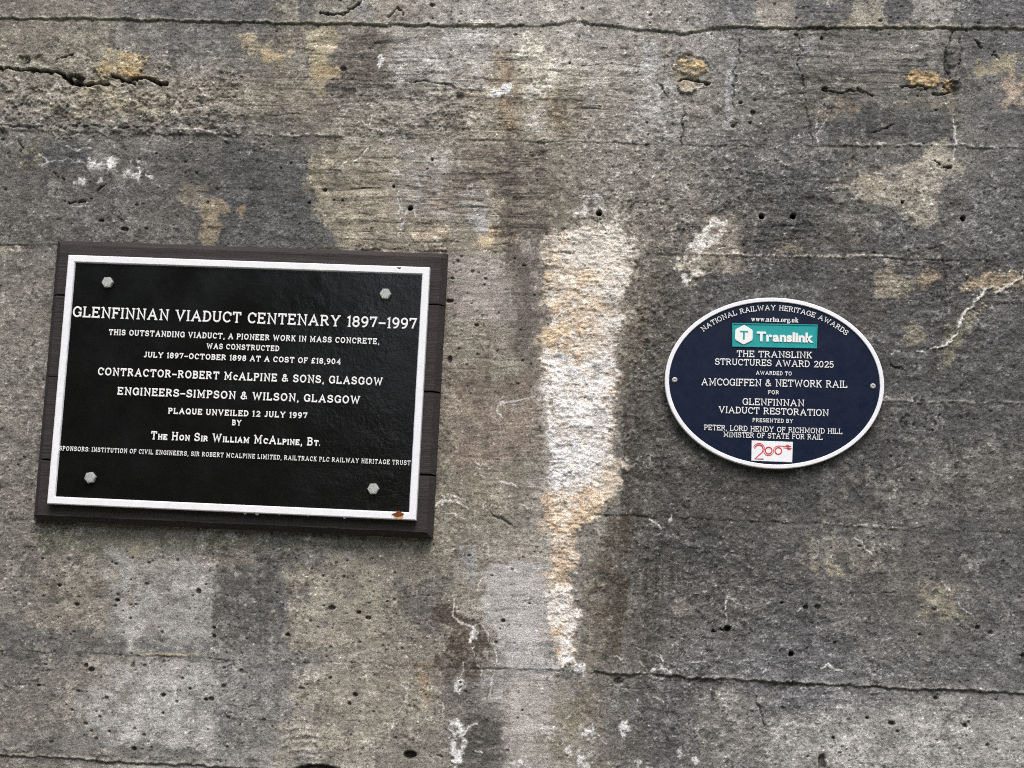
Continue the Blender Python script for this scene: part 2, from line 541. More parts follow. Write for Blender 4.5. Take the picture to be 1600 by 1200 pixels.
# right half, lower
area([(1260,830),(1400,855),(1400,900),(1300,900),(1265,880)], (118,112,101), .65, 12, 14, .25)
area([(1440,900),(1500,920),(1500,965),(1440,960)], (124,116,96), .7, 12, 12, .35)
blob(1525, 880, 20, 22, (128,126,120), .7, patch=.3)
blob(1295, 885, 24, 12, (140,124,100), .55, patch=.2)
blob(1085, 950, 22, 12, (132,122,112), .7, patch=.3)
blob(1045, 1005, 20, 14, (132,124,114), .6, patch=.2)
area(rect(1330, 740, 1480, 800), (108,104,92), .45, 16, 16, 0)
area(rect(1420, 700, 1600, 800), (106,105,100), .45, 20, 20, 0.1)
area(rect(1410, 1000, 1600, 1070), (80,81,84), .5, 16, 14, 0.1)
area(rect(1170, 960, 1260, 1060), (78,79,83), .6, 18, 14, .2)
# top band
blob(1210, 18, 34, 26, (134,127,116), .8, 8, 10)
area([(1245,0),(1335,0),(1335,25),(1300,40),(1245,40)], (84,84,86), .8, 6, 8)
area([(1340,5),(1390,5),(1375,38),(1320,40)], (138,133,114), .8, 6, 8)
area([(1380,0),(1430,0),(1430,40),(1390,40)], (82,83,86), .8, 6, 8)
area([(1435,0),(1505,0),(1500,40),(1420,40)], (130,127,118), .75, 6, 10)
area([(1110,0),(1175,0),(1170,40),(1110,35)], (86,86,92), .65, 10, 10)
area([(430,0),(468,0),(462,35),(430,35)], (122,118,102), .7, 6, 8)
area([(468,0),(492,0),(488,36),(466,36)], (84,86,88), .75, 5, 5)
area([(494,0),(575,0),(560,34),(494,36)], (124,121,108), .7, 8, 9)
area([(560,0),(590,0),(585,34),(555,34)], (140,142,140), .7, 5, 6)
area([(588,0),(640,0),(640,34),(580,36)], (118,106,96), .6, 8, 8)
area([(1250,165),(1345,160),(1345,178),(1280,185)], (128,112,94), .6, 8, 8, .25)
area([(1400,150),(1500,150),(1500,180),(1395,175)], (128,120,100), .55, 8, 8, .2)
area([(1310,288),(1350,268),(1395,272),(1440,250),(1472,228),(1492,262),(1450,300),(1455,345),(1430,345),(1400,322),(1350,318),(1320,312)], (144,135,120), .9, 3, 9)
area([(1325,275),(1380,280),(1370,305),(1330,310)], (146,130,108), .6, 5, 6, .2)
blob(1350, 262, 18, 8, (140,124,108), .7)
area([(1070,220),(1300,225),(1300,262),(1190,270)], (116,113,107), .5, 12, 14, .05)
blob(1240, 385, 24, 14, (142,124,98), .6, patch=.1)
blob(1390, 443, 26, 28, (134,124,104), .75, 5, 8)
blob(1455, 438, 12, 16, (148,126,102), .7, 4, 6)
blob(1545, 443, 38, 14, (158,136,108), .8, 5, 7)
blob(1470, 466, 12, 5, (150,132,112), .7)
area([(1540,460),(1560,465),(1510,520),(1492,560),(1470,570),(1480,500)], (112,107,88), .75, 8, 8)
blob(1432, 520, 14, 10, (128,116,92), .5)

# ---- tan and ochre patches
blob(208, 103, 36, 13, (182,154,112), .85, 5, 8, h=.004)
blob(210, 113, 28, 6, (176,136,84), .6, 3, 5)
blob(165, 146, 30, 15, (152,134,106), .7, patch=.2)
blob(185, 165, 60, 14, (140,128,102), .6, patch=.1)
blob(310, 150, 40, 30, (140,130,116), .55, patch=.1)
blob(330, 105, 36, 10, (140,134,124), .6)
blob(100, 165, 40, 12, (126,118,96), .6, patch=.1)
blob(405, 68, 42, 18, (168,146,114), .7, patch=.1)
blob(412, 92, 18, 9, (172,144,104), .6, patch=.2)
area([(475,45),(526,46),(522,80),(508,110),(488,100),(478,70)], (158,143,112), .75, 4, 7)
area([(485,100),(512,100),(505,152),(494,150)], (156,138,104), .65, 4, 6)
blob(515, 108, 10, 12, (178,150,106), .6)
blob(420, 140, 85, 14, (128,116,100), .55, patch=.1)
blob(338, 325, 19, 12, (140,122,98), .85, 4, 6)
area([(322,322),(344,322),(342,378),(320,378)], (134,118,94), .8, 4, 6)
blob(379, 325, 7, 14, (142,116,88), .75, 4, 5)
blob(298, 312, 14, 12, (118,108,90), .6)
blob(45, 240, 16, 24, (116,108,88), .6, patch=.2)
blob(15, 385, 18, 12, (150,138,118), .8)
w, m = blob(668, 364, 24, 13, (186,164,136), .85, 5, 7)
w, m = blob(774, 368, 19, 15, (190,162,124), .85, 5, 7)
blob(785, 340, 12, 16, (164,148,124), .6)
blob(692, 316, 12, 5, (146,126,112), .6)
blob(1120, 382, 44, 42, (132,120,107), .75, 10, 14)
w, m = area([(1062,425),(1072,385),(1100,358),(1128,348),(1122,368),(1098,392),(1092,425),(1068,435)], (206,200,188), .85, 4, 9, .35)
blob(1085, 412, 20, 12, (190,176,146), .5, patch=.2)
# ---- lime bloom streak
STK = [(900,352),(925,350),(945,346),(962,352),(974,364),(985,398),(989,430),(974,460),(971,500),(968,530),(966,562),(962,600),(960,640),
       (962,680),(969,720),(970,752),(958,775),(944,800),(925,820),(905,835),(904,862),(900,890),(893,910),(895,930),(900,960),(905,1000),(905,1022),(897,1043),
       (876,1045),(866,1020),(860,990),(854,960),(853,930),(852,905),(856,885),(860,850),(855,815),(855,780),(857,750),(858,720),(857,680),(855,640),
       (845,600),(842,560),(846,525),(850,500),(848,460),(850,425),(850,400),(853,372),(862,358),(880,352)]
STKM = np.zeros_like(X)
area([(838,380),(862,350),(880,700),(872,1040),(838,1000),(845,700),(832,560)], (150,143,133), .6, 9, 12, .3)
area([(960,360),(996,380),(998,450),(975,560),(960,560)], (140,131,116), .55, 8, 12, .15)
w, d_ = mask('p', STK, 1, 1)
d_ = d_poly(w, STK) + (Nedge[w] * 9 + Nmid[w] * 5 + Nrag[w] * 3)
core = 1 - sst(-7, 6, d_)
m = np.clip(core * (1 - .8 * sst(-22, 4, d_) * sst(-.1, .5, -Nblk[w] + .1)), 0, 1)      # crust breaks up towards its edge
STKM[w] = m
n1 = Nblk[w]; n2 = Nmid[w]
n3 = fbm(X[w] + 4, Z[w], 60, 75, 4, 49, .7); n4 = fbm(X[w] + 8, Z[w] + 2, 24, 30, 4, 29, .65)
tint(w, m, (196,180,160), .95, True)
tint(w, m * sst(-.1, .6, n4), (186,156,126), .55, True)
tint(w, m * sst(.0, .6, -n1), (216,207,194), .8, True)
tint(w, m * sst(.2, .7, n3), (156,143,128), .5, True)
tint(w, m * sst(.35, .8, n1) * sst(-.2, .4, n4), (188,142,96), .5, True)
setf(WRK, w, m, .7); setf(SPK, w, m, .2); setf(ROUGH, w, m, .8)
H[w] += m * (.0014 + .0014 * n2 + .0008 * n1)
def in_streak(pts, rgb, k, soft=8, rag=12, patch=.35):
    w2, m2 = mask('p', pts, soft, rag)
    w1, ms = mask('p', STK, 4, 8)
    full = np.zeros_like(X); full[w1] = ms
    mm = m2 * full[w2] * sst(-.4, .3, Nblk[w2] + patch)
    tint(w2, mm, rgb, k, True)
in_streak([(868,352),(960,352),(978,392),(940,412),(905,420),(870,395)], (203,198,186), .75, patch=.2)
in_streak([(935,420),(975,430),(965,480),(968,620),(930,620),(935,500)], (204,200,192), .7, patch=.15)
in_streak(rect(872, 430, 935, 480), (190,170,144), .7)
in_streak(rect(866, 480, 925, 530), (182,160,136), .8)
in_streak(rect(845, 505, 890, 560), (196,164,122), .55)
in_streak([(850,560),(965,560),(965,770),(930,765),(890,770),(858,760)], (211,208,203), .85, patch=.3)
in_streak([(880,600),(930,600),(920,680),(880,680)], (218,217,213), .5, patch=.1)
in_streak(rect(885, 560, 915, 600), (182,184,192), .6)
in_streak([(925,640),(945,640),(940,690),(905,710),(905,680)], (156,155,154), .7, patch=.1)
in_streak(rect(860, 690, 945, 765), (206,206,208), .6)
in_streak([(945,720),(968,720),(965,765),(935,790),(915,770)], (186,166,140), .8)
in_streak([(850,775),(945,775),(900,910),(850,910)], (178,152,124), .85, patch=.8)
in_streak([(872,770),(895,770),(892,860),(876,860)], (212,198,180), .7, patch=.2)
in_streak(rect(858, 830, 905, 880), (176,166,154), .6, patch=.1)
in_streak([(854,922),(892,918),(908,1040),(876,1046),(860,985)], (214,209,200), .8, patch=.3)
in_streak(rect(855, 985, 875, 1020), (176,146,112), .8)
# soft wash either side of it
area([(905,840),(945,800),(945,860),(920,880)], (132,124,114), .5, 10, 8)
w, m = area([(884,336),(905,322),(918,310),(938,312),(932,328),(914,340),(896,342)], (190,187,178), .7, 3, 8, .1)
area([(945,330),(1000,340),(990,352),(960,360)], (176,166,148), .6, 4, 9, .1)
# upper blooms
w, m = area([(810,60),(852,52),(866,80),(872,120),(850,160),(822,150),(812,100)], (206,198,174), .95, 7, 11, .55)
H[w] += m * .001
area(rect(824, 130, 856, 215), (168,162,150), .65, 7, 8, .3, Nvert)
area([(868,48),(905,38),(900,62),(872,70)], (196,190,180), .7, 4, 8, .2)
area(rect(1000, 60, 1022, 115), (164,167,172), .75, 6, 6, .4, Nvert)
area([(1000,110),(1028,112),(1022,128),(1005,125)], (176,176,174), .6, 4, 6, .2)
area(rect(1132, 85, 1150, 200), (148,150,154), .75, 5, 5, .4, Nvert)
area([(1095,40),(1112,48),(1130,60),(1120,70),(1100,55)], (190,190,184), .7, 4, 7, .2)
area(rect(918, 95, 930, 170), (140,140,142), .6, 5, 4, .3, Nvert)
area(rect(985, 110, 1060, 215), (140,138,132), .6, 14, 9, rn=Nvert)
area([(860,55),(1000,60),(1010,215),(880,215)], (136,130,120), .4, 20, 16)
blob(1255, 82, 16, 26, (142,146,156), .5, patch=.1)
blob(755, 55, 14, 6, (196,196,192), .7, patch=.3)
blob(795, 62, 12, 9, (186,186,182), .7, patch=.2)
blob(945, 60, 16, 6, (176,178,184), .6, patch=.2)
area([(768,148),(780,140),(792,128),(800,130),(800,148),(780,146)], (206,205,200), .85, 2, 6)
area([(588,104),(592,96),(597,88),(595,104),(590,112)], (206,205,202), .9, 1.5, 3)
blob(663, 82, 6, 3, (160,158,150), .6)
blob(592, 240, 8, 6, (158,150,134), .8)
blob(752, 350, 8, 6, (170,172,176), .7, patch=.2)
blob(565, 210, 26, 10, (150,146,136), .55, patch=.2)
blob(700, 148, 26, 10, (146,140,130), .6, patch=.2)
# white lichen at upper left
for p in ((150,258,14,7), (172,262,6,16), (125,282,10,8), (158,280,6,10), (204,275,14,6), (216,272,5,10), (208,253,7,4), (235,274,6,4), (192,250,8,3)):
    blob(*p, (204,204,200), .85, 2, 5, patch=.25)
for pts in ([(62,242),(70,246),(75,252)], [(60,258),(72,253),(90,252),(108,249),(125,254),(140,262)], [(102,226),(112,232),(120,235),(140,232)],
            [(140,262),(165,263),(185,268)], [(160,248),(185,248)]):
    stroke(pts, 2.2, (188,188,182), .85, h=.0004)
stroke([(105,325),(125,323),(150,318)], 2, (168,164,152), .7)
# small white roots and crusts
VEINS = [
 ([(572,230),(560,248),(553,255)], 2.5), ([(545,252),(535,262),(520,268),(510,267)], 2), ([(538,262),(530,272),(526,278)], 1.8), ([(560,248),(552,258)], 2),
 ([(583,253),(600,260),(615,266),(622,274)], 1.5), ([(625,300),(622,312),(624,325),(622,338)], 2.2), ([(634,330),(633,345),(627,352),(625,368)], 2.0), ([(646,328),(649,340)], 2),
 ([(745,312),(740,320),(742,328),(748,322),(745,312)], 1.6), ([(775,302),(785,310),(784,318)], 1.6), ([(770,330),(782,340),(780,345)], 1.5),
 ([(680,370),(688,380),(686,384)], 3), ([(714,360),(712,372)], 2.5), ([(706,382),(714,376)], 2.2),
 ([(785,655),(777,645),(778,635),(790,630),(805,625),(822,622),(835,617)], 2.2), ([(783,628),(790,622),(797,623)], 1.6), ([(805,626),(800,632),(815,632)], 1.5),
 ([(744,722),(750,726),(760,726),(765,734)], 2), ([(741,727),(750,730)], 2), ([(749,741),(755,746)], 2), ([(780,753),(792,756),(806,762)], 2.6),
 ([(810,786),(818,790),(826,797)], 2.2), ([(680,790),(695,782),(712,780),(720,790),(730,795)], 3.5), ([(700,770),(712,775),(725,782)], 3), ([(682,796),(705,802),(726,812)], 1.6),
 ([(690,772),(700,780),(692,788)], 2.5), ([(760,785),(755,795)], 1.2),
 ([(712,935),(707,955),(712,965),(722,973),(738,982)], 2.6), ([(738,978),(739,992),(734,1003)], 4), ([(740,977),(752,974),(762,990),(764,1003)], 2),
 ([(773,1012),(778,1025),(774,1050),(768,1070),(763,1090)], 2), ([(722,1036),(724,1050),(720,1060)], 1.8), ([(745,1040),(752,1050),(752,1060)], 2.4), ([(740,1012),(742,1022)], 2),
 ([(630,1066),(640,1064),(646,1073),(640,1080),(634,1076),(628,1070)], 2.2), ([(636,1080),(632,1096)], 2.6), ([(626,1112),(615,1118),(612,1135),(608,1158)], 1.4), ([(626,1112),(640,1116)], 1.2),
 ([(715,1063),(722,1072),(718,1082)], 5), ([(726,1062),(718,1085)], 3), ([(760,905),(755,902),(748,912),(746,922)], 2.6), ([(770,900),(755,904)], 2),
 ([(792,895),(803,892),(812,896)], 3), ([(795,890),(800,886)], 2), ([(830,888),(842,890),(842,882)], 1.6), ([(720,1140),(725,1160),(712,1190)], 8), ([(700,1140),(712,1150)], 3), ([(725,1150),(733,1138),(745,1132)], 3), ([(742,1175),(752,1178)], 4), ([(690,1102),(692,1122)], 1.6),
 ([(1390,551),(1397,547),(1405,548)], 2.6), ([(1428,548),(1452,549)], 2), ([(1335,840),(1348,850),(1362,865)], 2.4), ([(1474,915),(1484,924)], 2), ([(1495,942),(1508,954),(1520,966)], 2), ([(1456,945),(1466,954)], 2.2),
 ([(1260,1035),(1268,1035),(1276,1037)], 1.8), ([(1280,1041),(1294,1038),(1302,1045),(1315,1050)], 2.2), ([(1137,930),(1134,960),(1133,976)], 1.6), ([(1137,930),(1150,940),(1165,948)], 1.4),
 ([(1050,805),(1046,815)], 3), ([(1015,812),(1028,820),(1032,826)], 3), ([(1030,1022),(1034,1035),(1032,1044)], 2), ([(995,1012),(1015,1022),(1030,1028)], 1.5), ([(960,1025),(975,1035)], 1.2), ([(1070,1034),(1105,1032)], 1.2),
 ([(1000,1035),(1010,1045),(1016,1052)], 1.6), ([(926,1132),(923,1145)], 2), ([(930,1145),(948,1165)], 1.4), ([(1020,1090),(1035,1098)], 3), ([(1290,185),(1275,210),(1280,225)], 2), ([(1278,170),(1272,200)], 1.6), ([(1492,190),(1492,215),(1491,262)], 3.5),
 ([(1010,315),(1005,325)], 1.6), ([(1335,310),(1345,305)], 1.4), ([(1560,420),(1570,425)], 1.4), ([(1528,455),(1532,470)], 1.3), ([(1455,925),(1462,918)], 1.2),
 ([(660,252),(668,258)], 1.2), ([(610,205),(580,202),(566,188)], 1.8), ([(580,182),(577,205)], 1.5), ([(965,225),(962,260)], 1.5), ([(992,100),(985,112),(990,118)], 1.5),
]
for pts, wd in VEINS:
    stroke(pts, wd * 1.2, (208,205,197), .88, soft=.9, rag=.8, h=.0008)
for p in ((713,1160,11,30), (720,1070,9,12), (920,1148,12,12), (912,1182,9,16), (975,1148,7,16), (815,1194,11,9), (1000,1196,14,7), (1062,1180,6,10), (1085,1184,6,8), (888,1172,6,10), (1030,1052,10,8), (905,1050,9,10), (740,992,5,9)):
    blob(*p, (208,207,203), .8, 2, 7, patch=.25, h=.0006)
blob(1028, 1060, 10, 6, (190,184,160), .6, patch=.2)
area([(955,1060),(980,1060),(985,1120),(960,1125),(945,1095)], (136,135,132), .5, 8, 9, .1)
blob(732, 885, 10, 20, (142,144,148), .6)
# the thick pale roots at right
for pts, wd in (([(1604,418),(1592,436),(1580,446),(1566,453),(1548,460)], 5.5), ([(1549,448),(1538,452),(1530,462),(1521,475),(1508,488),(1500,500),(1496,512)], 6.0),
                ([(1496,505),(1495,520),(1488,530),(1476,540),(1463,547)], 5.5), ([(1463,547),(1455,548)], 2.5)):
    stroke(pts, wd, (222,214,200), .95, soft=1.3, rag=.8, h=.004)

# ---- cavities, cracks, holes (tinted dark where they are cut in)
def crack(pts, width, depth, rgb=(46,43,38), k=.85, rag=1.6, brk=None, soft=1.4):
    w, m = stroke(pts, width, rgb, k, soft=soft, rag=rag, brk=brk)
    H[w] -= m * depth
area([(0,50),(180,50),(170,100),(0,105)], (124,120,102), .6, 14, 14)
crack([(-40,112),(0,108),(20,107),(40,109),(60,112),(85,112),(98,117)], 5, .012)
crack([(98,117),(112,128),(128,133),(150,131)], 8, .016)
crack([(140,128),(170,132)], 5, .010)
crack([(178,118),(190,126),(208,131)], 5, .012)
crack([(205,125),(225,123),(248,129),(262,130)], 6, .014)
w, m = mask('e', (117,125,13,9), 2, 3); H[w] -= m * .018; tint(w, m, (50,46,40), .8)
w, m = mask('e', (114,123,5,5), 1.5, 2); H[w] += m * .012; tint(w, m, (120,114,100), .9)
crack([(0,196),(60,199),(140,198),(200,199),(240,203)], 5, .004, (62,60,54), .7, brk=.1)  # shadow of the board joint, painted dark along a shallow groove
crack([(88,98),(95,92),(104,90),(112,86)], 2.5, .004)
for p in ((38,94,9,7), (60,92,9,7), (44,97,4,4)):
    w, m = mask('e', p, 2, 3); H[w] -= m * .005; tint(w, m, (58,55,48), .5)
crack([(502,20),(520,24),(535,21),(552,12),(566,4)], 4.5, .008)
crack([(608,25),(620,14),(632,24)], 4, .006, k=.6)
crack([(640,128),(660,127),(690,131),(720,138)], 2.5, .004, (70,64,56), .7)
crack([(108,319),(125,316),(145,309),(157,296),(168,288)], 3.5, .006, brk=.35)
crack([(78,268),(90,275),(102,281)], 4, .005, brk=.3)
crack([(30,226),(36,232),(32,236)], 4, .006)
crack([(700,505),(722,511),(750,514),(775,515),(790,508),(800,510)], 2, .002, (70,64,58), .6, brk=.0)
crack([(1285,139),(1292,143),(1312,145),(1325,142),(1345,142),(1362,147)], 3.2, .006)
w, m = mask('e', (1288,140,6,4), 1.5, 2); H[w] -= m * .008; tint(w, m, (44,42,38), .8)
crack([(1155,60),(1156,84),(1149,110),(1148,140),(1144,172)], 2.4, .004, (60,60,58), .75)
crack([(1246,52),(1250,80),(1248,98),(1254,125),(1257,150),(1264,190),(1268,225)], 2.4, .004, (60,58,54), .75)
crack([(1490,50),(1484,70),(1476,88),(1474,108),(1482,118)], 3.5, .006, (58,55,52), .7)
crack([(1500,60),(1502,95),(1496,115),(1490,132)], 3, .005, (58,55,52), .6)
crack([(1522,62),(1540,78),(1560,90)], 3.5, .006, brk=.35)
crack([(1068,165),(1067,195),(1066,226)], 3, .005, (60,58,54), .75)
crack([(1030,130),(1040,145),(1043,155)], 2.4, .004)
crack([(1475,135),(1484,142),(1490,148)], 2.6, .005)
crack([(1365,207),(1380,202),(1396,197)], 3.2, .005)
crack([(1462,252),(1470,260),(1480,262),(1487,262)], 5, .006, brk=.4)
crack([(1480,505),(1478,470),(1476,425)], 2.2, .003, (60,60,60), .6)
crack([(1542,380),(1543,445)], 2, .003, (60,60,60), .6); crack([(1472,405),(1477,440)], 2.6, .003, (60,60,60), .6)
crack([(1180,1088),(1188,1108),(1192,1128),(1197,1140)], 2.6, .006, (66,64,60), .7)
crack([(1110,985),(1125,986),(1140,984)], 5, .008, brk=.3); w, m = mask('e', (1136,982,6,5), 1.5, 2); H[w] -= m * .010; tint(w, m, (46,44,42), .8)
crack([(1200,908),(1240,914),(1300,922),(1340,928),(1400,926)], 2.6, .003, (62,61,60), .6, brk=.2)
crack([(1390,570),(1400,574),(1412,574)], 4, .005, brk=.35)
crack([(670,1180),(690,1182)], 3, .004, brk=.2)
crack([(750,795),(770,805),(795,818),(800,825)], 6, .005, (84,76,68), .35, brk=-.1)
crack([(895,345),(930,343),(940,352),(948,362)], 2, .003, (120,108,92), .6)
# orange cobbles broken through the face
w, m = mask('e', (1083,112,29,27), 3, 3); H[w] -= m * .003; tint(w, m, (118,113,102), .6)
w, m = mask('e', (1087,105,22,13,12), 3, 4); H[w] += m * (.004 + .002 * Nblk[w]); tint(w, m, (150,130,104), .7); tint(w, m * sst(-.3, .3, Nblk[w]), (206,152,90), .8)
w, m = mask('e', (1066,116,9,12), 3, 3); tint(w, m, (158,146,122), .7)
w, m = mask('e', (1076,135,14,8,15), 3, 3); H[w] += m * .007; tint(w, m, (176,156,130), .8)
crack([(1060,126),(1075,123),(1090,125),(1108,130)], 6, .008)
w, m = mask('e', (1445,124,34,17,12), 3, 4); H[w] += m * (.004 + .002 * Nblk[w]); tint(w, m, (186,142,94), .85); tint(w, m * sst(-.2, .4, Nhor[w]), (214,172,116), .7)
w, m = mask('e', (1476,138,9,12,-20), 3, 3); tint(w, m, (158,118,84), .7)
crack([(1408,137),(1425,138),(1440,134),(1448,137)], 4, .006); crack([(1458,147),(1472,149),(1482,145)], 4, .008)
w, m = mask('e', (1437,137,9,5), 2, 2); tint(w, m, (96,92,84), .7)
blob(1578, 137, 16, 10, (168,140,116), .6, patch=.1)
blob(1570, 100, 14, 3, (160,146,112), .6, rot=-25)
blob(1596, 156, 10, 6, (184,156,134), .6)
# rounded lumps in the vertical joint at right
for (x, y, r) in ((1487,95,9), (1490,118,8), (1483,78,7), (1493,130,6)):
    w, m = mask('e', (x, y, r, r * 1.1), 3, 2); H[w] += m * .006; tint(w, m, (98,95,92), .5)
# drill holes, the shade inside painted dark as well
for (x, y, r, dpt) in ((936,333,4.6,.03), (1190,338,4.4,.03), (1239,338,4.4,.03), (641,325,4.0,.03), (1505,341,4.2,.03), (1410,316,2.8,.012), (1236,1022,4.2,.02), (615,291,2.4,.006)):
    w = window(x - 12, y - 12, x + 12, y + 12, 4)
    d = d_ell(w, x, y, r, r)
    halo = (1 - sst(0, 6, d + Nedge[w] * 3)); tint(w, halo, (150,146,138), .35)
    m = 1 - sst(-1.2, .6, d); H[w] -= m * dpt; tint(w, m, (40,38,36), .9)
w, m = mask('e', (1352,330,6,5), 1.5, 1); tint(w, m, (72,76,76), .8); H[w] -= m * .002
# odd cavities at the foot of the view
w, m = mask('e', (640,1180,10,5), 1.5, 2); H[w] -= m * .014; tint(w, m, (40,37,34), .85)
w, m = mask('e', (494,1205,30,10), 2, 2); H[w] -= m * .022; tint(w, m, (36,34,30), .85)
w, m = mask('e', (1284,1192,6,12), 1.5, 2); H[w] -= m * .010; tint(w, m, (60,58,54), .7)
w, m = mask('e', (965,1064,7,5), 1.5, 2); H[w] -= m * .008; tint(w, m, (70,64,58), .7)
for p in ((143,1046,6,4.5), (135,1040,4,4), (255,1086,4.5,3.5), (349,1072,3.6,3.2), (330,1092,4.4,3.6), (321,1093,2.6,2.4), (297,1076,2.6,2.4), (334,994,4,4), (334,981,3,2.6),
          (310,924,4.5,4.5), (518,950,6,4), (560,957,4,3), (450,992,4,4), (575,966,4,3), (605,940,3,2.6), (546,1100,3,3), (555,1086,4,3.4), (93,915,3,3), (120,945,3.4,3), (60,1071,3,2.4),
          (210,1170,4,3.4), (255,1114,2.4,2.4), (171,1143,2.2,2.2), (204,966,3,2.4), (183,938,4,2.6), (1259,949,4.5,4), (1277,948,6,4), (1527,981,4,3.6), (1547,989,4,4), (1221,942,4,3),
          (1304,1004,3,3), (1393,1130,6,4), (1402,1143,4,3), (1355,1122,4,3.4), (1507,1134,3.4,3), (1543,1164,4,3.4), (1462,1091,4,3.4), (1598,1025,4,6), (1302,1153,3,3), (1262,1182,3,2.4), (1437,991,4,3), (827,943,3.6,2.4), (816,1110,2.2,2), (786,970,4,3), (745,508,4,3), (705,470,2.6,2.4), (703,562,4,7), (700,470,3,3), (818,415,5,2),
          (675,250,3,4), (668,264,3,2), (522,312,3.4,2.4), (508,297,4,2.4), (535,313,2.6,2.4), (482,317,4,2), (1176,175,4,4), (1172,192,3,2.6), (1145,197,3,2.4), (1157,160,3,2.4), (1463,172,2.6,2.4), (1284,60,3,3), (675,8,5,3.4), (537,107,6,4), (890,98,2.4,2.4), (158,345,4,2.6), (195,358,6,3)):
    p = (p[0], p[1], p[2] * .82, p[3] * .82)
    w, m = mask('e', p, 1.0, .9); H[w] -= m * (.0045 + .0005 * p[2]); tint(w, m, (54,51,47), .75)

# ---- board joints: ledges, fins and gaps; shadow lines and lit edges painted in
xs_ = U
def joint(pts, drop, gap, light=0, lcol=(176,170,150), dcol=(52,50,42), thick=2.2, brk=None, u0=-2000, u1=4000, k=.66):
    """drop > 0: the lift above stands proud of the lift below"""
    px = [p[0] for p in pts]; py = [p[1] for p in pts]
    vj = np.interp(xs_, px, py).astype(np.float32) + Nedge * 1.5 + Nmid * 1.3 + Wv * .45
    d = Vv - vj
    ins = sst(u0 - 20, u0 + 20, xs_) * (1 - sst(u1 - 20, u1 + 20, xs_))
    if drop:
        H[:] += (1 - sst(-1.2, 1.2, d)) * np.exp(np.minimum(d, 0) / 55.0) * drop * ins * (1 + .35 * Nmid)
    tk = thick * (.40 + 1.05 * np.clip(Nmid * .7 + Nlow * .5 + .45, 0, 1.4))
    g = np.exp(-(d - tk * .6) ** 2 / (tk * tk)) * ins * (.65 + .35 * sst(-.5, .3, Nblk))
    if brk is not None:
        g = g * sst(-.2, .3, Nmid + brk)
    if gap:
        H[:] -= g * gap
        RGB[:] = RGB * (1 - (g * k)[..., None]) + np.array(dcol, np.float32) * (g * k)[..., None]
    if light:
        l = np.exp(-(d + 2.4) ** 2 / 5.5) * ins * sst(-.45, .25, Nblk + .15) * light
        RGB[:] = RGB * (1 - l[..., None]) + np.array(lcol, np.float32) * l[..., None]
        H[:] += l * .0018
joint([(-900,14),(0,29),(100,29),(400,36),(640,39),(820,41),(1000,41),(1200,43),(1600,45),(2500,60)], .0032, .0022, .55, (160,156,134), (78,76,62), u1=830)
joint([(-900,14),(820,42),(900,33),(960,42),(1070,52),(1110,44),(1150,50),(2500,60)], .003, .002, .25, brk=.1, u0=830, u1=1130, k=.5, dcol=(80,76,66))
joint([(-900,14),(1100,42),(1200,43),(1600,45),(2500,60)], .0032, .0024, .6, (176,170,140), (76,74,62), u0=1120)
joint([(-900,180),(0,203),(380,212),(600,214),(780,219),(1030,226),(1350,228),(1600,231),(2500,250)], .0012, .0014, .0, thick=1.5, brk=-.15, k=.4)
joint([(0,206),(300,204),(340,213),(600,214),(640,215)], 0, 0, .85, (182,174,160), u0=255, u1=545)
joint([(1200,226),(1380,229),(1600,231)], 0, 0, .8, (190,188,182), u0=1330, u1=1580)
joint([(-900,370),(700,391),(1050,397),(1400,404),(2500,425)], .0008, .0015, .0, thick=1.6, brk=0, k=.5)
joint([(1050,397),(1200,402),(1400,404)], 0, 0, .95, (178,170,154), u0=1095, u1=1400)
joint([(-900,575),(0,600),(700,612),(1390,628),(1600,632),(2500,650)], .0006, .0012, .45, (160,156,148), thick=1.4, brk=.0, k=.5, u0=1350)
joint([(-900,770),(700,800),(1000,806),(1200,815),(1290,820),(1600,833),(2500,860)], .0012, .0012, .0, thick=1.5, brk=-.1, k=.42, u0=930)
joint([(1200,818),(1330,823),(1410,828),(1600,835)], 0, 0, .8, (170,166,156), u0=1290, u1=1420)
joint([(-900,985),(0,1015),(200,1023),(400,1031),(560,1036),(700,1042),(900,1047),(2500,1110)], .0006, .0014, .0, thick=1.5, brk=-.1, k=.42, u1=880)
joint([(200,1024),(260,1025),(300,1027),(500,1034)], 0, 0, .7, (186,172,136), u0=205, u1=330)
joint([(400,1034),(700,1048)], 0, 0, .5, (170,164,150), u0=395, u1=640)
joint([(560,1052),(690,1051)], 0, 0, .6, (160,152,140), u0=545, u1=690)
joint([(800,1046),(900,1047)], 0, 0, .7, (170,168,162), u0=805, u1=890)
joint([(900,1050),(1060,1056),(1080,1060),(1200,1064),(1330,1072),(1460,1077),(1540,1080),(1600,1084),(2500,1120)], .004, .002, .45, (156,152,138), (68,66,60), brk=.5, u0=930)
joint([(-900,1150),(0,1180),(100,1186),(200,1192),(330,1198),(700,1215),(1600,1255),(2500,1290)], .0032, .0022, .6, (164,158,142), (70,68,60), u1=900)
joint([(-900,1150),(0,1172),(100,1176),(250,1186),(420,1190)], 0, .002, 0, brk=.1, u1=440)

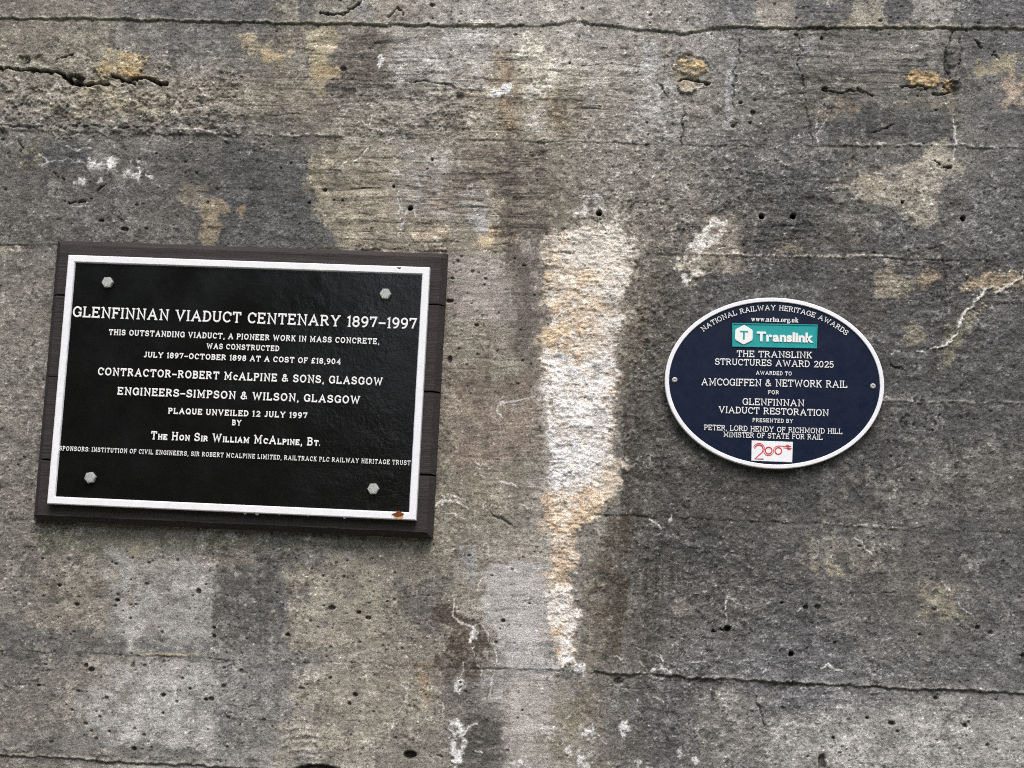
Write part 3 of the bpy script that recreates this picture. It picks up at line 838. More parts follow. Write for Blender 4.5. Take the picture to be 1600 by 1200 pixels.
# curved gouge ripples low down, and fine vertical scratches
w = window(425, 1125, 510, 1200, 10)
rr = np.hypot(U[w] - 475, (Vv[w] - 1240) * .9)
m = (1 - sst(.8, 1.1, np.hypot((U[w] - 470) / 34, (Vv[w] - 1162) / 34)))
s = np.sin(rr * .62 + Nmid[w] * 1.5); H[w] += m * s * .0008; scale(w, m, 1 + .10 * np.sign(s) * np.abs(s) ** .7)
w = window(1000, 840, 1065, 935, 10)
m = (1 - sst(.7, 1.1, np.hypot((U[w] - 1030) / 30, (Vv[w] - 900) / 45)))
s = fbm(X[w], Z[w], 210, 12, 2, 55); scale(w, m, 1 + .3 * s)
w = window(300, 160, 365, 210, 5)
m = (1 - sst(.7, 1.1, np.hypot((U[w] - 335) / 30, (Vv[w] - 185) / 24)))
s = fbm(X[w], Z[w], 130, 25, 2, 57); H[w] += m * s * .0015
# drips below the board
for x in (188, 222, 240, 254, 300):
    crack([(x, 838), (x + 1, 850 + (x * 7) % 22)], 2, .0004, (66,66,52), .6)
area([(200,850),(240,850),(236,868),(205,868)], (120,114,72), .35, 6, 6)

# ---- texture over everything
inner = sst(-700, -100, U)     # (keeps far parts quiet)
SP = np.clip(SPK, 0, 1); RO = np.clip(ROUGH, 0, 1); WR = np.clip(WRK, 0, 1.2)
Nb2 = fbm(X, Z, 120, 120, 2, 63, .7)            # grit, 4-8 mm
Nb3 = fbm(X + 3, Z + 2, 215, 215, 2, 12, .7)    # grit, 2-5 mm
# mottling
calm = (.22 + .78 * RO) * (1 - .62 * STKM) * (1 - .45 * np.clip(GRAIN, 0, 1)) * (1 + .5 * np.clip(Nlow + Nmid * .6, -.8, 1))
mott = 8 * Nmid + 5 * Nlow + 6.5 * Nvert + calm * (7 * Nblk + 7 * Nb2 + 13 * Nb3)
RGB *= np.clip(1 + mott / 105, .35, 2.2)[..., None]
# worn black skin: patches of darker growth breaking over lighter cement
skin = sst(-.05, .45, fbm(X, Z, 46, 46, 5, 3, .75) + .45 * (SPK - .6)) * SP
where = sst(-.5, .5, Nlow + .7 * Nmid)
RGB *= (1 - .26 * skin * (.3 + .7 * where))[..., None]
worn = sst(.25, .75, fbm(X, Z, 70, 80, 4, 9, .85) + .25 * Nb3) * RO
RGB += (worn * 36 * sst(-.6, .5, Nmid - .5 * Nlow))[..., None] * np.array([1, .98, .92], np.float32)
pock = sst(.45, .95, fbm(X, Z, 85, 85, 3, 28, .8)) * RO
pock *= sst(-.5, .6, Nmid)
RGB *= (1 - .42 * pock)[..., None]
H -= pock * .0014
# board grain
gl = Nhor * GRAIN
RGB *= (1 + .13 * gl)[..., None]
Zg = Z + Nwz * .004
gline = sst(.70, .97, ridge(X, Zg, 4, 48, 2, 47)) * GRAIN * sst(-.4, .2, Nmid + .2)
gline2 = sst(.72, .98, ridge(X + 2, Zg, 7, 105, 2, 42)) * GRAIN
RGB *= (1 - .36 * gline - .30 * gline2)[..., None]
RGB *= (1 + .16 * sst(.75, 1, ridge(X + 5, Zg, 6, 80, 2, 18)) * GRAIN)[..., None]
H -= gline * .0010 + gline2 * .0006
H += gl * .0007
# wrinkled skin with pale crests
cr = ridge(X + Nwx * .012, Z + Nwz * .008, 36, 52, 3, 38)
crest = sst(.82, 1.0, cr) * WR * sst(-.35, .25, Nblk + .1)
RGB += (crest * 30)[..., None]
H += crest * .0010
H += WR * Ncrk * .0014
for k_, (sa, sb, sd) in enumerate(((85, 120, 58), (60, 85, 31))):
    c2 = ridge(X + Nwz * .01 + .004 * Nb2, Z + Nwx * .008 + .003 * Nb2, sa, sb, 2, sd)
    q = sst(.80, 1.0, c2) * np.clip(.25 + WR, 0, 1.1) * sst(-.1, .5, Nedge * (1 - 2 * k_) + .05)
    RGB += (q * 54)[..., None]
    H += q * .0008
RGB *= (1 - .26 * sst(.35, 1.1, -Ncrk) * np.clip(WR, 0, 1))[..., None]
# general relief
H += RO * (Nmid * .0014 + Nblk * .0011 + Nb2 * .0007 + Nb3 * .0004)
H += Nlow * .002
rg2 = np.random.default_rng(77)
def flecks(n, gain, st, dens):
    r = rg2.integers(3, NZ - 4, n); c = rg2.integers(3, NX - 4, n)
    ok = rg2.random(n) < dens[r, c]
    r, c = r[ok], c[ok]
    big = rg2.random(len(r))
    for dr, dc, wt, lim in st:
        kk = wt * (big > lim) * gain * rg2.uniform(.5, 1.2, len(r))
        RGB[r + dr, c + dc] *= (1 + kk)[:, None].astype(np.float32)
        H[r + dr, c + dc] += kk.astype(np.float32) * .0009
ST = [(0,0,1,-1), (0,1,1,.2), (1,0,.9,.45), (1,1,.8,.5), (0,-1,.8,.7), (-1,0,.7,.75), (2,0,.6,.93), (0,2,.8,.85), (1,2,.6,.9)]
dz = np.clip(SPK * RO * (.35 + .65 * sst(-.4, .6, Nmid)), 0, 1) * (1 - STKM)
flecks(22000, .6, ST, dz)
flecks(18000, -.48, ST, np.clip(RO * (1 - .5 * STKM), 0, 1))
# rimstone ripples of the lime streak
rp = ridge(X + Nwx * .01, Z + Nwz * .006, 26, 95, 3, 8)
rq = sst(.62, 1.0, rp) * STKM
RGB *= (1 + .06 * STKM + .07 * rq - .05 * sst(.5, 1.1, 1 - rp) * STKM)[..., None]
H += STKM * (rp - .5) * .0009
# rubble at upper left
w, m = mask('p', [(0,125),(100,135),(370,110),(372,205),(0,200)], 8, 10)
rb = ridge(X[w] + Nwx[w] * .02, Z[w] + Nwz[w] * .02, 26, 30, 3, 60)
H[w] += m * (.0030 * (1 - rb) + .0016 * Nblk[w]); scale(w, m * sst(.75, 1, rb), .74); tint(w, m * sst(.5, .9, 1 - rb) * sst(-.2, .3, Nfine[w]), (158,150,134), .4)
w, m = mask('p', [(550,135),(640,130),(735,142),(720,205),(580,205)], 6, 10)
H[w] += m * .0025 * Nedge[w]; scale(w, m * sst(.1, .8, -Nedge[w]), .8); tint(w, m * sst(.2, .8, Nblk[w]), (168,162,146), .5)
# random pinholes (blow holes of the cast face)
rng = np.random.default_rng(21)
def pinholes(u0, v0, u1, v1, n, rmin, rmax):
    for _ in range(n):
        x = rng.uniform(u0, u1); y = rng.uniform(v0, v1); r = rmin + (rmax - rmin) * rng.random() ** 3
        w = window(x - r, y - r, x + r, y + r, 4)
        d = np.hypot((U[w] - x) / rng.uniform(.8, 1.5), Vv[w] - y) + Nfine[w] * .5
        m = 1 - sst(r - .9, r + .7, d)
        H[w] -= m * .0009 * (1 + r); tint(w, m, (56,53,49), .72)
pinholes(60, 870, 620, 1190, 300, .9, 2.7)
pinholes(620, 850, 860, 1200, 50, 1.0, 2.4)
pinholes(700, 400, 845, 620, 60, 1.0, 2.4)
pinholes(1150, 850, 1600, 1200, 110, .9, 2.6)
pinholes(1350, 620, 1600, 860, 50, 1.0, 2.6)
pinholes(0, 210, 480, 370, 70, 1.0, 2.6)
pinholes(0, 0, 1600, 60, 60, 1.0, 2.4)
pinholes(1000, 130, 1600, 420, 90, 1.0, 2.4)
pinholes(1050, 730, 1400, 880, 24, .8, 1.8)
# sits flush behind the plaques
gm_ = RGB.mean(-1, keepdims=True)
RGB = gm_ + (RGB - gm_) * 1.0
H = np.clip(H, -.03, .016)
RGB = np.clip(RGB, 20, 245)

def s2l(a):
    a = a / 255.0
    return np.where(a <= .04045, a / 12.92, ((a + .055) / 1.055) ** 2.4)
ALB = 1.62
xl_ = s2l(RGB)
alb = (xl_ * ALB / (1 + .72 * xl_)).astype(np.float32)

def wall_material():
    t = NT('weathered_mass_concrete')
    a = t.n('ShaderNodeAttribute', attribute_name='stain').outputs['Color']
    x = t.n('ShaderNodeAttribute', attribute_name='skin').outputs['Color']
    sx = t.n('ShaderNodeSeparateColor'); t.lk(x, sx.inputs[0])
    spk, grain, wrk = sx.outputs[0], sx.outputs[1], sx.outputs[2]
    n1 = t.noise(330, 3, .7)
    n2 = t.noise(640, 2, .6)
    gr = t.noise(1, 3, .6, t.mapping((30, 1, 560)))
    sand = t.mr(t.math('ADD', t.math('MULTIPLY', n1, .5), t.math('MULTIPLY', t.noise(760, 2, .65), .5)), .38, .62, .50, 1.50)
    c = t.mix(1, a, sand, 'MULTIPLY')
    c = t.mix(grain, c, t.mix(1, c, t.mr(gr, .3, .7, .7, 1.3), 'MULTIPLY'))
    pale_speck = t.math('MULTIPLY', t.mr(n2, .60, .70, 0, .8), spk)  # white speckles of the concrete itself
    c = t.mix(pale_speck, c, (.34, .33, .31))
    dark = t.math('MULTIPLY', t.mr(t.noise(420, 2, .5), .30, .40, .6, 0), t.mr(spk, 0, 1, .3, 1))
    c = t.mix(dark, c, (.02, .019, .018))
    t.base(c, .93, .25)
    b = t.bump(n1, .7, .0030)
    b = t.bump(t.math('MULTIPLY', gr, grain), .4, .002, b)
    t.normal(b)
    return t.m

def build_wall():
    nv = NX * NZ
    co = np.empty((nv + 4, 3), np.float32)
    co[:nv, 0] = X.ravel(); co[:nv, 1] = -H.ravel(); co[:nv, 2] = Z.ravel()
    co[nv:] = [(-7, 1.6, -.3), (7, 1.6, -.3), (7, 1.6, 8), (-7, 1.6, 8)]
    i = np.arange(NZ - 1)[:, None] * NX + np.arange(NX - 1)[None, :]
    q = np.stack([i, i + 1, i + NX + 1, i + NX], -1).reshape(-1, 4).astype(np.int32)
    bot = list(range(NX)); top = list(range((NZ - 1) * NX, NZ * NX))
    left = list(range(0, NZ * NX, NX)); right = list(range(NX - 1, NZ * NX, NX))
    extra = [bot[::-1] + [nv, nv + 1], top + [nv + 2, nv + 3], left + [nv + 3, nv], right[::-1] + [nv + 1, nv + 2], [nv + 1, nv, nv + 3, nv + 2]]
    loops = np.concatenate([q.ravel()] + [np.array(e, np.int32) for e in extra])
    sizes = np.concatenate([np.full(len(q), 4, np.int32), np.array([len(e) for e in extra], np.int32)])
    starts = np.concatenate([[0], np.cumsum(sizes)[:-1]]).astype(np.int32)
    me = bpy.data.meshes.new('concrete_wall')
    me.vertices.add(nv + 4); me.loops.add(len(loops)); me.polygons.add(len(sizes))
    me.vertices.foreach_set('co', co.ravel())
    me.loops.foreach_set('vertex_index', loops)
    me.polygons.foreach_set('loop_start', starts)
    sm = np.ones(len(sizes), bool); sm[-5:] = False
    me.polygons.foreach_set('use_smooth', sm)
    me.update(calc_edges=True)
    def attr(name, arr):
        at = me.attributes.new(name, 'FLOAT_COLOR', 'POINT')
        b = np.ones((nv + 4, 4), np.float32); b[:nv, :3] = arr.reshape(-1, 3); b[nv:, :3] = arr.reshape(-1, 3)[0]
        at.data.foreach_set('color', b.ravel())
    attr('stain', alb)
    attr('skin', np.clip(np.stack([SPK, GRAIN, WRK], -1), 0, 1.2))
    me.materials.append(wall_material())
    o = bpy.data.objects.new('concrete_wall', me)
    col.objects.link(o)
    o['label'] = 'stained grey board-marked concrete wall with a white lime streak behind both plaques'
    o['category'] = 'wall'
build_wall()

# ------------------------------------------------------------------ materials of the plaques
def paint(name, c, rough, spec=.5, bump=None, coat=0.0, var=.06):
    t = NT(name)
    n = t.noise(70, 4, .6)
    lo = [v * (1 - var) for v in c[:3]]; hi = [min(1, v * (1 + var)) for v in c[:3]]
    t.base(t.ramp(n, [(.3, lo), (.7, hi)]), t.mr(t.noise(40, 4, .65), .3, .7, rough * .8, rough * 1.25), spec, 0, coat)
    if bump:
        t.normal(t.bump(t.noise(bump[0], 3, .6), bump[1], bump[2]))
    return t.m

def black_paint():
    t = NT('black_gloss_paint_on_cast_metal')
    big = t.noise(9, 3, .5)
    cast = t.noise(130, 3, .62, dist=.4)
    rip = t.noise(1, 3, .6, t.mapping((60, 60, 190)))
    t.base(t.ramp(t.noise(26, 5, .65), [(.3, (.0030, .0031, .0034)), (.72, (.0062, .006, .006))]), t.mr(big, .3, .7, .10, .24), .5)
    sep = t.n('ShaderNodeSeparateXYZ'); t.lk(t.co, sep.inputs[0])
    # the casting is rougher towards one end
    rough_end = t.mr(t.math('ADD', sep.outputs[0], t.mr(t.noise(7, 3, .6), .3, .7, -.14, .14)), -.02, .16, .06, 1)
    b = t.bump(t.math('MULTIPLY', cast, rough_end), .30, .0011)
    b = t.bump(rip, .10, .0010, b)
    b = t.bump(t.noise(16, 2, .5), .35, .003, b)
    t.normal(b)
    return t.m

def wood():
    t = NT('weathered_dark_hardwood')
    g = t.noise(1, 6, .72, t.mapping((7, 200, 210)), .6)
    g2 = t.noise(1, 3, .6, t.mapping((3, 40, 48)))
    c = t.ramp(g, [(.25, lin((26,23,22))), (.5, lin((45,40,39))), (.75, lin((74,69,68)))])
    c = t.mix(.45, c, t.ramp(g2, [(.3, lin((36,31,30))), (.7, lin((58,52,50)))]))
    t.base(c, .72, .35)
    t.normal(t.bump(g, .9, .0022))
    return t.m

def bolt_metal():
    t = NT('galvanised_steel')
    n = t.noise(420, 4, .65)
    t.base(t.ramp(n, [(.3, (.30, .31, .29)), (.7, (.58, .59, .55))]), t.mr(n, .3, .7, .5, .7), .5, .45)
    t.normal(t.bump(n, .35, .001))
    return t.m

M_white = paint('white_gloss_paint', lin((236,237,239)), .32, .5, (90, .28, .0010), 0, .05)
M_letter = paint('white_lettering_paint', lin((236,236,234)), .4, .5, None, 0, .04)
M_black = black_paint()
M_wood = wood()
M_bolt = bolt_metal()
M_navy = paint('navy_enamel', lin((15,26,48)), .34, .28, (90, .12, .0006), 0, .10)
M_teal = paint('teal_enamel', lin((32,152,152)), .4, .4, (150, .15, .0006), 0, .05)
M_red = paint('red_enamel', lin((206,44,52)), .4, .4, None, 0, .08)
M_rust = paint('rusty_bare_iron', lin((112,66,36)), .85, .2, (300, .8, .002), 0, .45)
M_rstain = paint('orange_rust_stain', lin((214,160,110)), .5, .3, None, 0, .12)
M_steel = paint('screw_steel', (.45, .45, .43), .35, .6, None, 0, .1)

# ------------------------------------------------------------------ lettering
# cast "Egyptian" capitals: one even stroke with short serifs, drawn as centre lines in a box of cap height 1
def _arc(cx, cy, rx, ry, a0, a1, n=9):
    return [(cx + rx * math.cos(R(a0 + (a1 - a0) * k / n)), cy + ry * math.sin(R(a0 + (a1 - a0) * k / n))) for k in range(n + 1)]
def _cast():
    A = _arc
    G = {}
    G['A'] = (.92, [[(.10,0),(.46,1),(.82,0)], [(.24,.34),(.68,.34)]], [(.10,0),(.82,0)])
    G['B'] = (.74, [[(.14,0),(.14,1)], [(.0,1),(.40,1)] + A(.40,.77,.22,.23,90,-90) + [(.14,.54)], [(.40,.54)] + A(.42,.27,.25,.27,90,-90) + [(.0,0)]], [])
    G['C'] = (.78, [A(.42,.5,.36,.5,38,322,18), [(.72,.66),(.72,.98)]], [])
    G['D'] = (.80, [[(.14,0),(.14,1)], [(.0,1),(.36,1)] + A(.36,.5,.36,.5,90,-90,14) + [(.0,0)]], [])
    G['E'] = (.72, [[(.14,0),(.14,1)], [(.0,1),(.66,1),(.66,.78)], [(.14,.52),(.50,.52)], [(.0,0),(.68,0),(.68,.24)], [(.50,.40),(.50,.64)]], [])
    G['F'] = (.68, [[(.14,0),(.14,1)], [(.0,1),(.64,1),(.64,.77)], [(.14,.50),(.48,.50)], [(.48,.38),(.48,.62)]], [(.14,0)])
    G['G'] = (.84, [A(.42,.5,.36,.5,40,335,18) + [(.74,.34)], [(.74,.02),(.74,.42)], [(.54,.42),(.84,.42)], [(.72,.68),(.72,.98)]], [])
    G['H'] = (.86, [[(.15,0),(.15,1)], [(.71,0),(.71,1)], [(.15,.52),(.71,.52)]], [(.15,0),(.15,1),(.71,0),(.71,1)])
    G['I'] = (.36, [[(.18,0),(.18,1)]], [(.18,0),(.18,1)])
    G['J'] = (.62, [[(.44,1),(.44,.27)] + A(.25,.25,.19,.25,0,-165,9)], [(.44,1)])
    G['K'] = (.84, [[(.15,0),(.15,1)], [(.68,1),(.16,.40)], [(.34,.60),(.72,0)]], [(.15,0),(.15,1),(.68,1),(.70,0)])
    G['L'] = (.70, [[(.15,0),(.15,1)], [(.0,0),(.66,0),(.66,.28)]], [(.15,1)])
    G['M'] = (1.02, [[(.15,0),(.15,1),(.51,.22),(.87,1),(.87,0)]], [(.15,0),(.87,0),(.08,1),(.94,1)])
    G['N'] = (.90, [[(.15,0),(.15,1),(.74,0),(.74,1)]], [(.15,0),(.74,1),(.09,1)])
    G['O'] = (.84, [A(.42,.5,.36,.5,0,360,24)], [])
    G['P'] = (.74, [[(.15,0),(.15,1)], [(.0,1),(.40,1)] + A(.40,.74,.27,.26,90,-90) + [(.15,.48)]], [(.15,0)])
    G['Q'] = (.84, [A(.42,.5,.36,.5,0,360,24), [(.46,.26),(.78,-.06)]], [])
    G['R'] = (.82, [[(.15,0),(.15,1)], [(.0,1),(.40,1)] + A(.40,.76,.26,.24,90,-90) + [(.15,.52)], [(.42,.52),(.66,.10),(.80,0)]], [(.15,0)])
    G['S'] = (.70, [A(.35,.755,.28,.245,28,270,12) + A(.35,.255,.31,.255,90,-150,12), [(.60,.72),(.60,.99)], [(.06,.02),(.06,.30)]], [])
    G['T'] = (.78, [[(.39,0),(.39,1)], [(.06,.74),(.06,1),(.72,1),(.72,.74)]], [(.39,0)])
    G['U'] = (.86, [[(.15,1),(.15,.32)] + A(.43,.30,.28,.30,180,360,12) + [(.71,1)]], [(.15,1),(.71,1)])
    G['V'] = (.88, [[(.10,1),(.44,0),(.78,1)]], [(.10,1),(.78,1)])
    G['W'] = (1.20, [[(.10,1),(.34,0),(.60,.86),(.86,0),(1.10,1)]], [(.10,1),(1.10,1)])
    G['X'] = (.86, [[(.12,0),(.74,1)], [(.12,1),(.74,0)]], [(.12,0),(.74,1),(.12,1),(.74,0)])
    G['Y'] = (.86, [[(.10,1),(.43,.46),(.76,1)], [(.43,.46),(.43,0)]], [(.10,1),(.76,1),(.43,0)])
    G['Z'] = (.72, [[(.06,.76),(.06,1),(.64,1),(.04,0),(.66,0),(.66,.26)]], [])
    G['0'] = (.66, [A(.33,.5,.27,.5,0,360,22)], [])
    G['1'] = (.44, [[(.22,0),(.22,1),(.04,.84)]], [(.22,0)])
    G['2'] = (.64, [A(.31,.72,.25,.28,170,-20,12) + [(.04,.0),(.60,0),(.60,.18)]], [])
    G['3'] = (.62, [A(.30,.76,.23,.24,160,-80,11), A(.30,.27,.26,.27,85,-160,12)], [])
    G['4'] = (.66, [[(.46,0),(.46,1),(.02,.30),(.64,.30)]], [(.46,0)])
    G['5'] = (.62, [[(.56,1),(.12,1),(.09,.56)] + A(.30,.32,.27,.32,125,-155,12)], [])
    G['6'] = (.64, [A(.32,.30,.26,.30,0,360,18), [(.06,.30)] + A(.42,.42,.36,.58,180,75,8)], [])
    G['7'] = (.62, [[(.04,.78),(.04,1),(.58,1),(.26,0)]], [])
    G['8'] = (.64, [A(.32,.765,.23,.235,0,360,18), A(.32,.27,.27,.27,0,360,18)], [])
    G['9'] = (.64, [A(.32,.70,.26,.30,0,360,18), [(.58,.70)] + A(.22,.58,.36,.58,0,-105,8)], [])
    G['&'] = (.86, [[(.82,.02),(.24,.70)] + A(.38,.81,.17,.19,200,-20,9) + [(.16,.44)] + A(.34,.24,.28,.24,150,330,10) + [(.76,.48)]], [])
    G['£'] = (.74, [A(.44,.76,.22,.24,10,180,9) + [(.26,.40),(.20,.10),(.06,.02)], [(.04,.0),(.40,.02),(.70,.10)], [(.06,.46),(.52,.46)]], [])
    G[','] = (.24, [[(.13,.05),(.12,-.10),(.05,-.20)], [(.10,.05),(.15,.05)]], [])
    G['.'] = (.22, [[(.07,.03),(.15,.03)]], [])
    G[':'] = (.22, [[(.07,.10),(.15,.10)], [(.07,.72),(.15,.72)]], [])
    G['–'] = (.72, [[(.04,.42),(.68,.42)]], [])
    return G
CAST = _cast()
def cast_glyph(ch, hw):
    """round-shouldered strokes; hw = half stroke width"""
    w, strokes, serifs = CAST[ch]
    mb = MB()
    st = [(s, hw) for s in strokes] + [([(x - .145, y), (x + .145, y)], hw * .72) for x, y in serifs]
    for k, (pts, h) in enumerate(st):
        P = []
        for x, y in pts:
            yy = y * (1 - 2 * hw) + hw if 0 <= y <= 1 else y + hw
            if h < hw:
                yy += (hw - h) * (1 if y > .5 else -1)
            if not P or math.hypot(P[-1][0] - x, P[-1][1] - yy) > .004:
                P.append((x, yy))
        closed = len(P) > 6 and math.dist(P[0], P[-1]) < .03
        n = len(P); nrm = []
        for i in range(n):
            a = P[i - 1] if i else (P[-2] if closed else P[0]); b = P[i + 1] if i < n - 1 else (P[1] if closed else P[-1])
            p = P[i]
            d0 = Vector((p[0] - a[0], p[1] - a[1])); d1 = Vector((b[0] - p[0], b[1] - p[1]))
            if d0.length < 1e-9: d0 = d1
            if d1.length < 1e-9: d1 = d0
            d0.normalize(); d1.normalize()
            t = d0 + d1
            if t.length < .2: t = d1
            t.normalize()
            m = min(1 / max(abs(t.dot(d1)), .3), 2.0)
            nrm.append((-t.y * m, t.x * m))
        e = .0015 * k
        prof = [(-1, -.5), (-.96, .30 + e), (-.62, .5 + e), (.62, .5 + e), (.96, .30 + e), (1, -.5)]
        vs = []; fs = []
        for i, ((x, y), (nx, ny)) in enumerate(zip(P, nrm)):
            vs += [(x + nx * h * q, y + ny * h * q, z) for q, z in prof]
        m = len(prof)
        for i in range(n - 1):
            for j in range(m - 1):
                a = i * m + j
                fs.append((a, a + m, a + m + 1, a + 1))
        if not closed:
            fs.append(tuple(range(m))); fs.append(tuple((n - 1) * m + j for j in range(m))[::-1])
        mb.add(vs, fs)
    return np.array(mb.v), mb.f
_G = {}
def glyph(ch, style):
    """outline of one character as (verts, faces, xmin, xmax, advance); em units, cap height scaled to 1"""
    key = (ch, style)
    if key in _G:
        return _G[key]
    c = ch; off = 0.0
    if style == 'roman':
        if 'A' <= ch <= 'Z': c = chr(0x1D400 + ord(ch) - 65)
        elif 'a' <= ch <= 'z': c = chr(0x1D41A + ord(ch) - 97)
        elif '0' <= ch <= '9': c = chr(0x1D7CE + ord(ch) - 48)
        off = .004
        if ch in '&,.': off = .012
    elif style == 'sans':
        off = .044
    elif style == 'plain':
        off = -.004
    cu = bpy.data.curves.new('letter_outline', 'FONT')
    cu.body = c; cu.size = 1.0; cu.offset = off; cu.extrude = .5; cu.resolution_u = 3
    ob = bpy.data.objects.new('letter_outline', cu)
    col.objects.link(ob)
    bpy.context.view_layer.update()
    dg = bpy.context.evaluated_depsgraph_get()
    me = bpy.data.meshes.new_from_object(ob.evaluated_get(dg))
    v = np.array([p.co[:] for p in me.vertices]) if len(me.vertices) else np.zeros((0, 3))
    f = [tuple(p.vertices) for p in me.polygons]
    bpy.data.objects.remove(ob); bpy.data.curves.remove(cu); bpy.data.meshes.remove(me)
    _G[key] = (v, f)
    return _G[key]

def cap_height(style):
    if style == 'cast':
        return 1.0, 0.0
    v, f = glyph('H', style)
    return v[:, 1].max() - v[:, 1].min(), v[:, 1].min()

def layout(text, style, gap, hw=.088):
    """[(verts (cap height 1), faces)] set side by side; returns list and total width. Lower case in slab style = small capitals."""
    ch, base = cap_height(style)
    out = []; x = 0.0
    for c in text:
        if c == ' ':
            x += {'cast': .50, 'roman': .42}.get(style, .34)
            continue
        k = 1.0; cc = c
        if style == 'cast':
            if c.islower():
                cc = c.upper(); k = .70
            key = (cc, style, hw / k)
            if key not in _G:
                _G[key] = cast_glyph(cc, hw / k)
            v, f = _G[key]
            v = v.copy(); v[:, :2] *= k
        elif c in '–':                       # dash: drawn as a plain bar
            wd = .62
            v = np.array([(0, .38, -.5), (wd, .38, -.5), (wd, .52, -.5), (0, .52, -.5), (0, .38, .5), (wd, .38, .5), (wd, .52, .5), (0, .52, .5)])
            f = [(0, 3, 2, 1), (4, 5, 6, 7), (0, 1, 5, 4), (1, 2, 6, 5), (2, 3, 7, 6), (3, 0, 4, 7)]
        else:
            v, f = glyph(cc, style)
            v = v.copy(); v[:, 1] -= base; v[:, :2] /= ch
        x0, x1 = v[:, 0].min(), v[:, 0].max()
        v = v.copy(); v[:, 0] += x - x0
        out.append((v, f)); x += (x1 - x0) + gap * k
    return out, x - gap

def rows(root, d):
    """local X,Z of a survey point on the plane d in front of the wall, in the frame of a plaque"""
    inv = root.matrix_basis.inverted()
    def f(u, v):
        p = inv @ Vector(ray(u, v, d))
        return p.x, p.z
    return f

def text_line(root, parent, text, style, left, right, cap, face, height, gap=.2, mat=None, name='lettering', hw=.088):
    """left, right: baseline ends in survey units; cap: capital height in survey units"""
    loc = rows(root, face)
    (xa, za), (xb, zb) = loc(*left), loc(*right)
    caph = loc(left[0], left[1] - cap)[1] - za
    gl, wtot = layout(text, style, gap, hw)
    sx = math.hypot(xb - xa, zb - za) / wtot
    ca, sa = (xb - xa) / (sx * wtot), (zb - za) / (sx * wtot)
    mb = MB()
    for v, f in gl:
        px = v[:, 0] * sx; pz = v[:, 1] * caph
        mb.add(np.stack([xa + px * ca - pz * sa, -(face + (v[:, 2] + .5) * height - .0004), za + px * sa + pz * ca], 1), f)
    return mb.build(name, mat or M_letter, parent)

# ------------------------------------------------------------------ the black plaque on its board
rng = np.random.default_rng(7)
bpy.context.view_layer.update()
PL = empty('commemorative_plaque', (-.7568, 0, 1.65 + .3935), R(.66),
           'large black rectangular plaque with white border bolted to a dark wooden board', 'plaque')
bpy.context.view_layer.update()
BT = .030                                   # board thickness
loc0 = rows(PL, BT)

def plank(z0l, z0r, z1l, z1r, first, last, name='plank'):
    """one horizontal board; bevelled where it meets the outer edge of the panel"""
    hw, bev = .417, .0115
    n = 40
    prof = []
    mb = MB()
    sec = []
    for i in range(n + 1):
        t = i / n
        x = -hw + 2 * hw * t
        zb = z0l + (z0r - z0l) * t; zt = z1l + (z1r - z1l) * t
        j = rng.normal(0, .00035, 4)
        ib = bev if last else .0012
        it = bev if first else .0012
        yb = .017 if last else BT - .0012
        yt = .017 if first else BT - .0012
        sec.append((x, zb + j[0], zt + j[1], ib + j[2], it + j[3], yb, yt))
    # end columns carry the side bevel
    cols = []
    def colm(x, zb, zt, ib, it, yb, yt, yf):
        yb = min(yb, yf); yt = min(yt, yf)
        return [(x, .004, zb), (x, -yb, zb), (x, -yf, zb + ib), (x, -yf, zt - it), (x, -yt, zt), (x, .004, zt)]
    x, zb, zt, ib, it, yb, yt = sec[0]
    L0 = colm(x, zb, zt, ib, it, yb, yt, .017)
    inner = [s for s in sec if abs(s[0]) < hw - bev * .9]
    a = (-hw + bev,) + sec[0][1:]; b = (hw - bev,) + sec[-1][1:]
    cl = [colm(*a, BT)] + [colm(*s, BT + rng.normal(0, .00015)) for s in inner[1:-1]] + [colm(*b, BT)]
    R0 = colm(*sec[-1], .017)
    cl = [L0] + cl + [R0]
    vs = [p for c in cl for p in c]
    fs = []
    for k in range(len(cl) - 1):
        for i in range(6):
            j = (i + 1) % 6
            fs.append((k * 6 + i, k * 6 + j, (k + 1) * 6 + j, (k + 1) * 6 + i))
    fs.append(tuple(range(6))[::-1]); e = (len(cl) - 1) * 6
    fs.append(tuple(e + i for i in range(6)))
    mb.add(vs, [f[::-1] for f in fs])
    return mb.build(name, M_wood, board)

bb = MB()                                    # thin batten the planks are fixed to
board = bpy.data.objects.new('backing_board', None)
col.objects.link(board); board.parent = PL
def zof(u, v):
    return loc0(u, v)[1]
top_l, top_r = zof(96, 376), zof(700, 396.5)
bot_l, bot_r = zof(55, 817), zof(676, 841)
cuts = [(461, 476), (589, 613), (719, 743)]
zc = [(zof(90, a), zof(690, b)) for a, b in cuts]
g = .0016
plank(zc[0][0] + g, zc[0][1] + g * .8, .2975, .2975, True, False)
plank(zc[1][0] + g * .3, zc[1][1] + g, zc[0][0] - g, zc[0][1] - g * 1.2, False, False)
plank(zc[2][0] + g * .8, zc[2][1] + g, zc[1][0] - g * .3, zc[1][1] - g, False, False)
plank(-.2975, -.2975, zc[2][0] - g * .8, zc[2][1] - g, False, True)

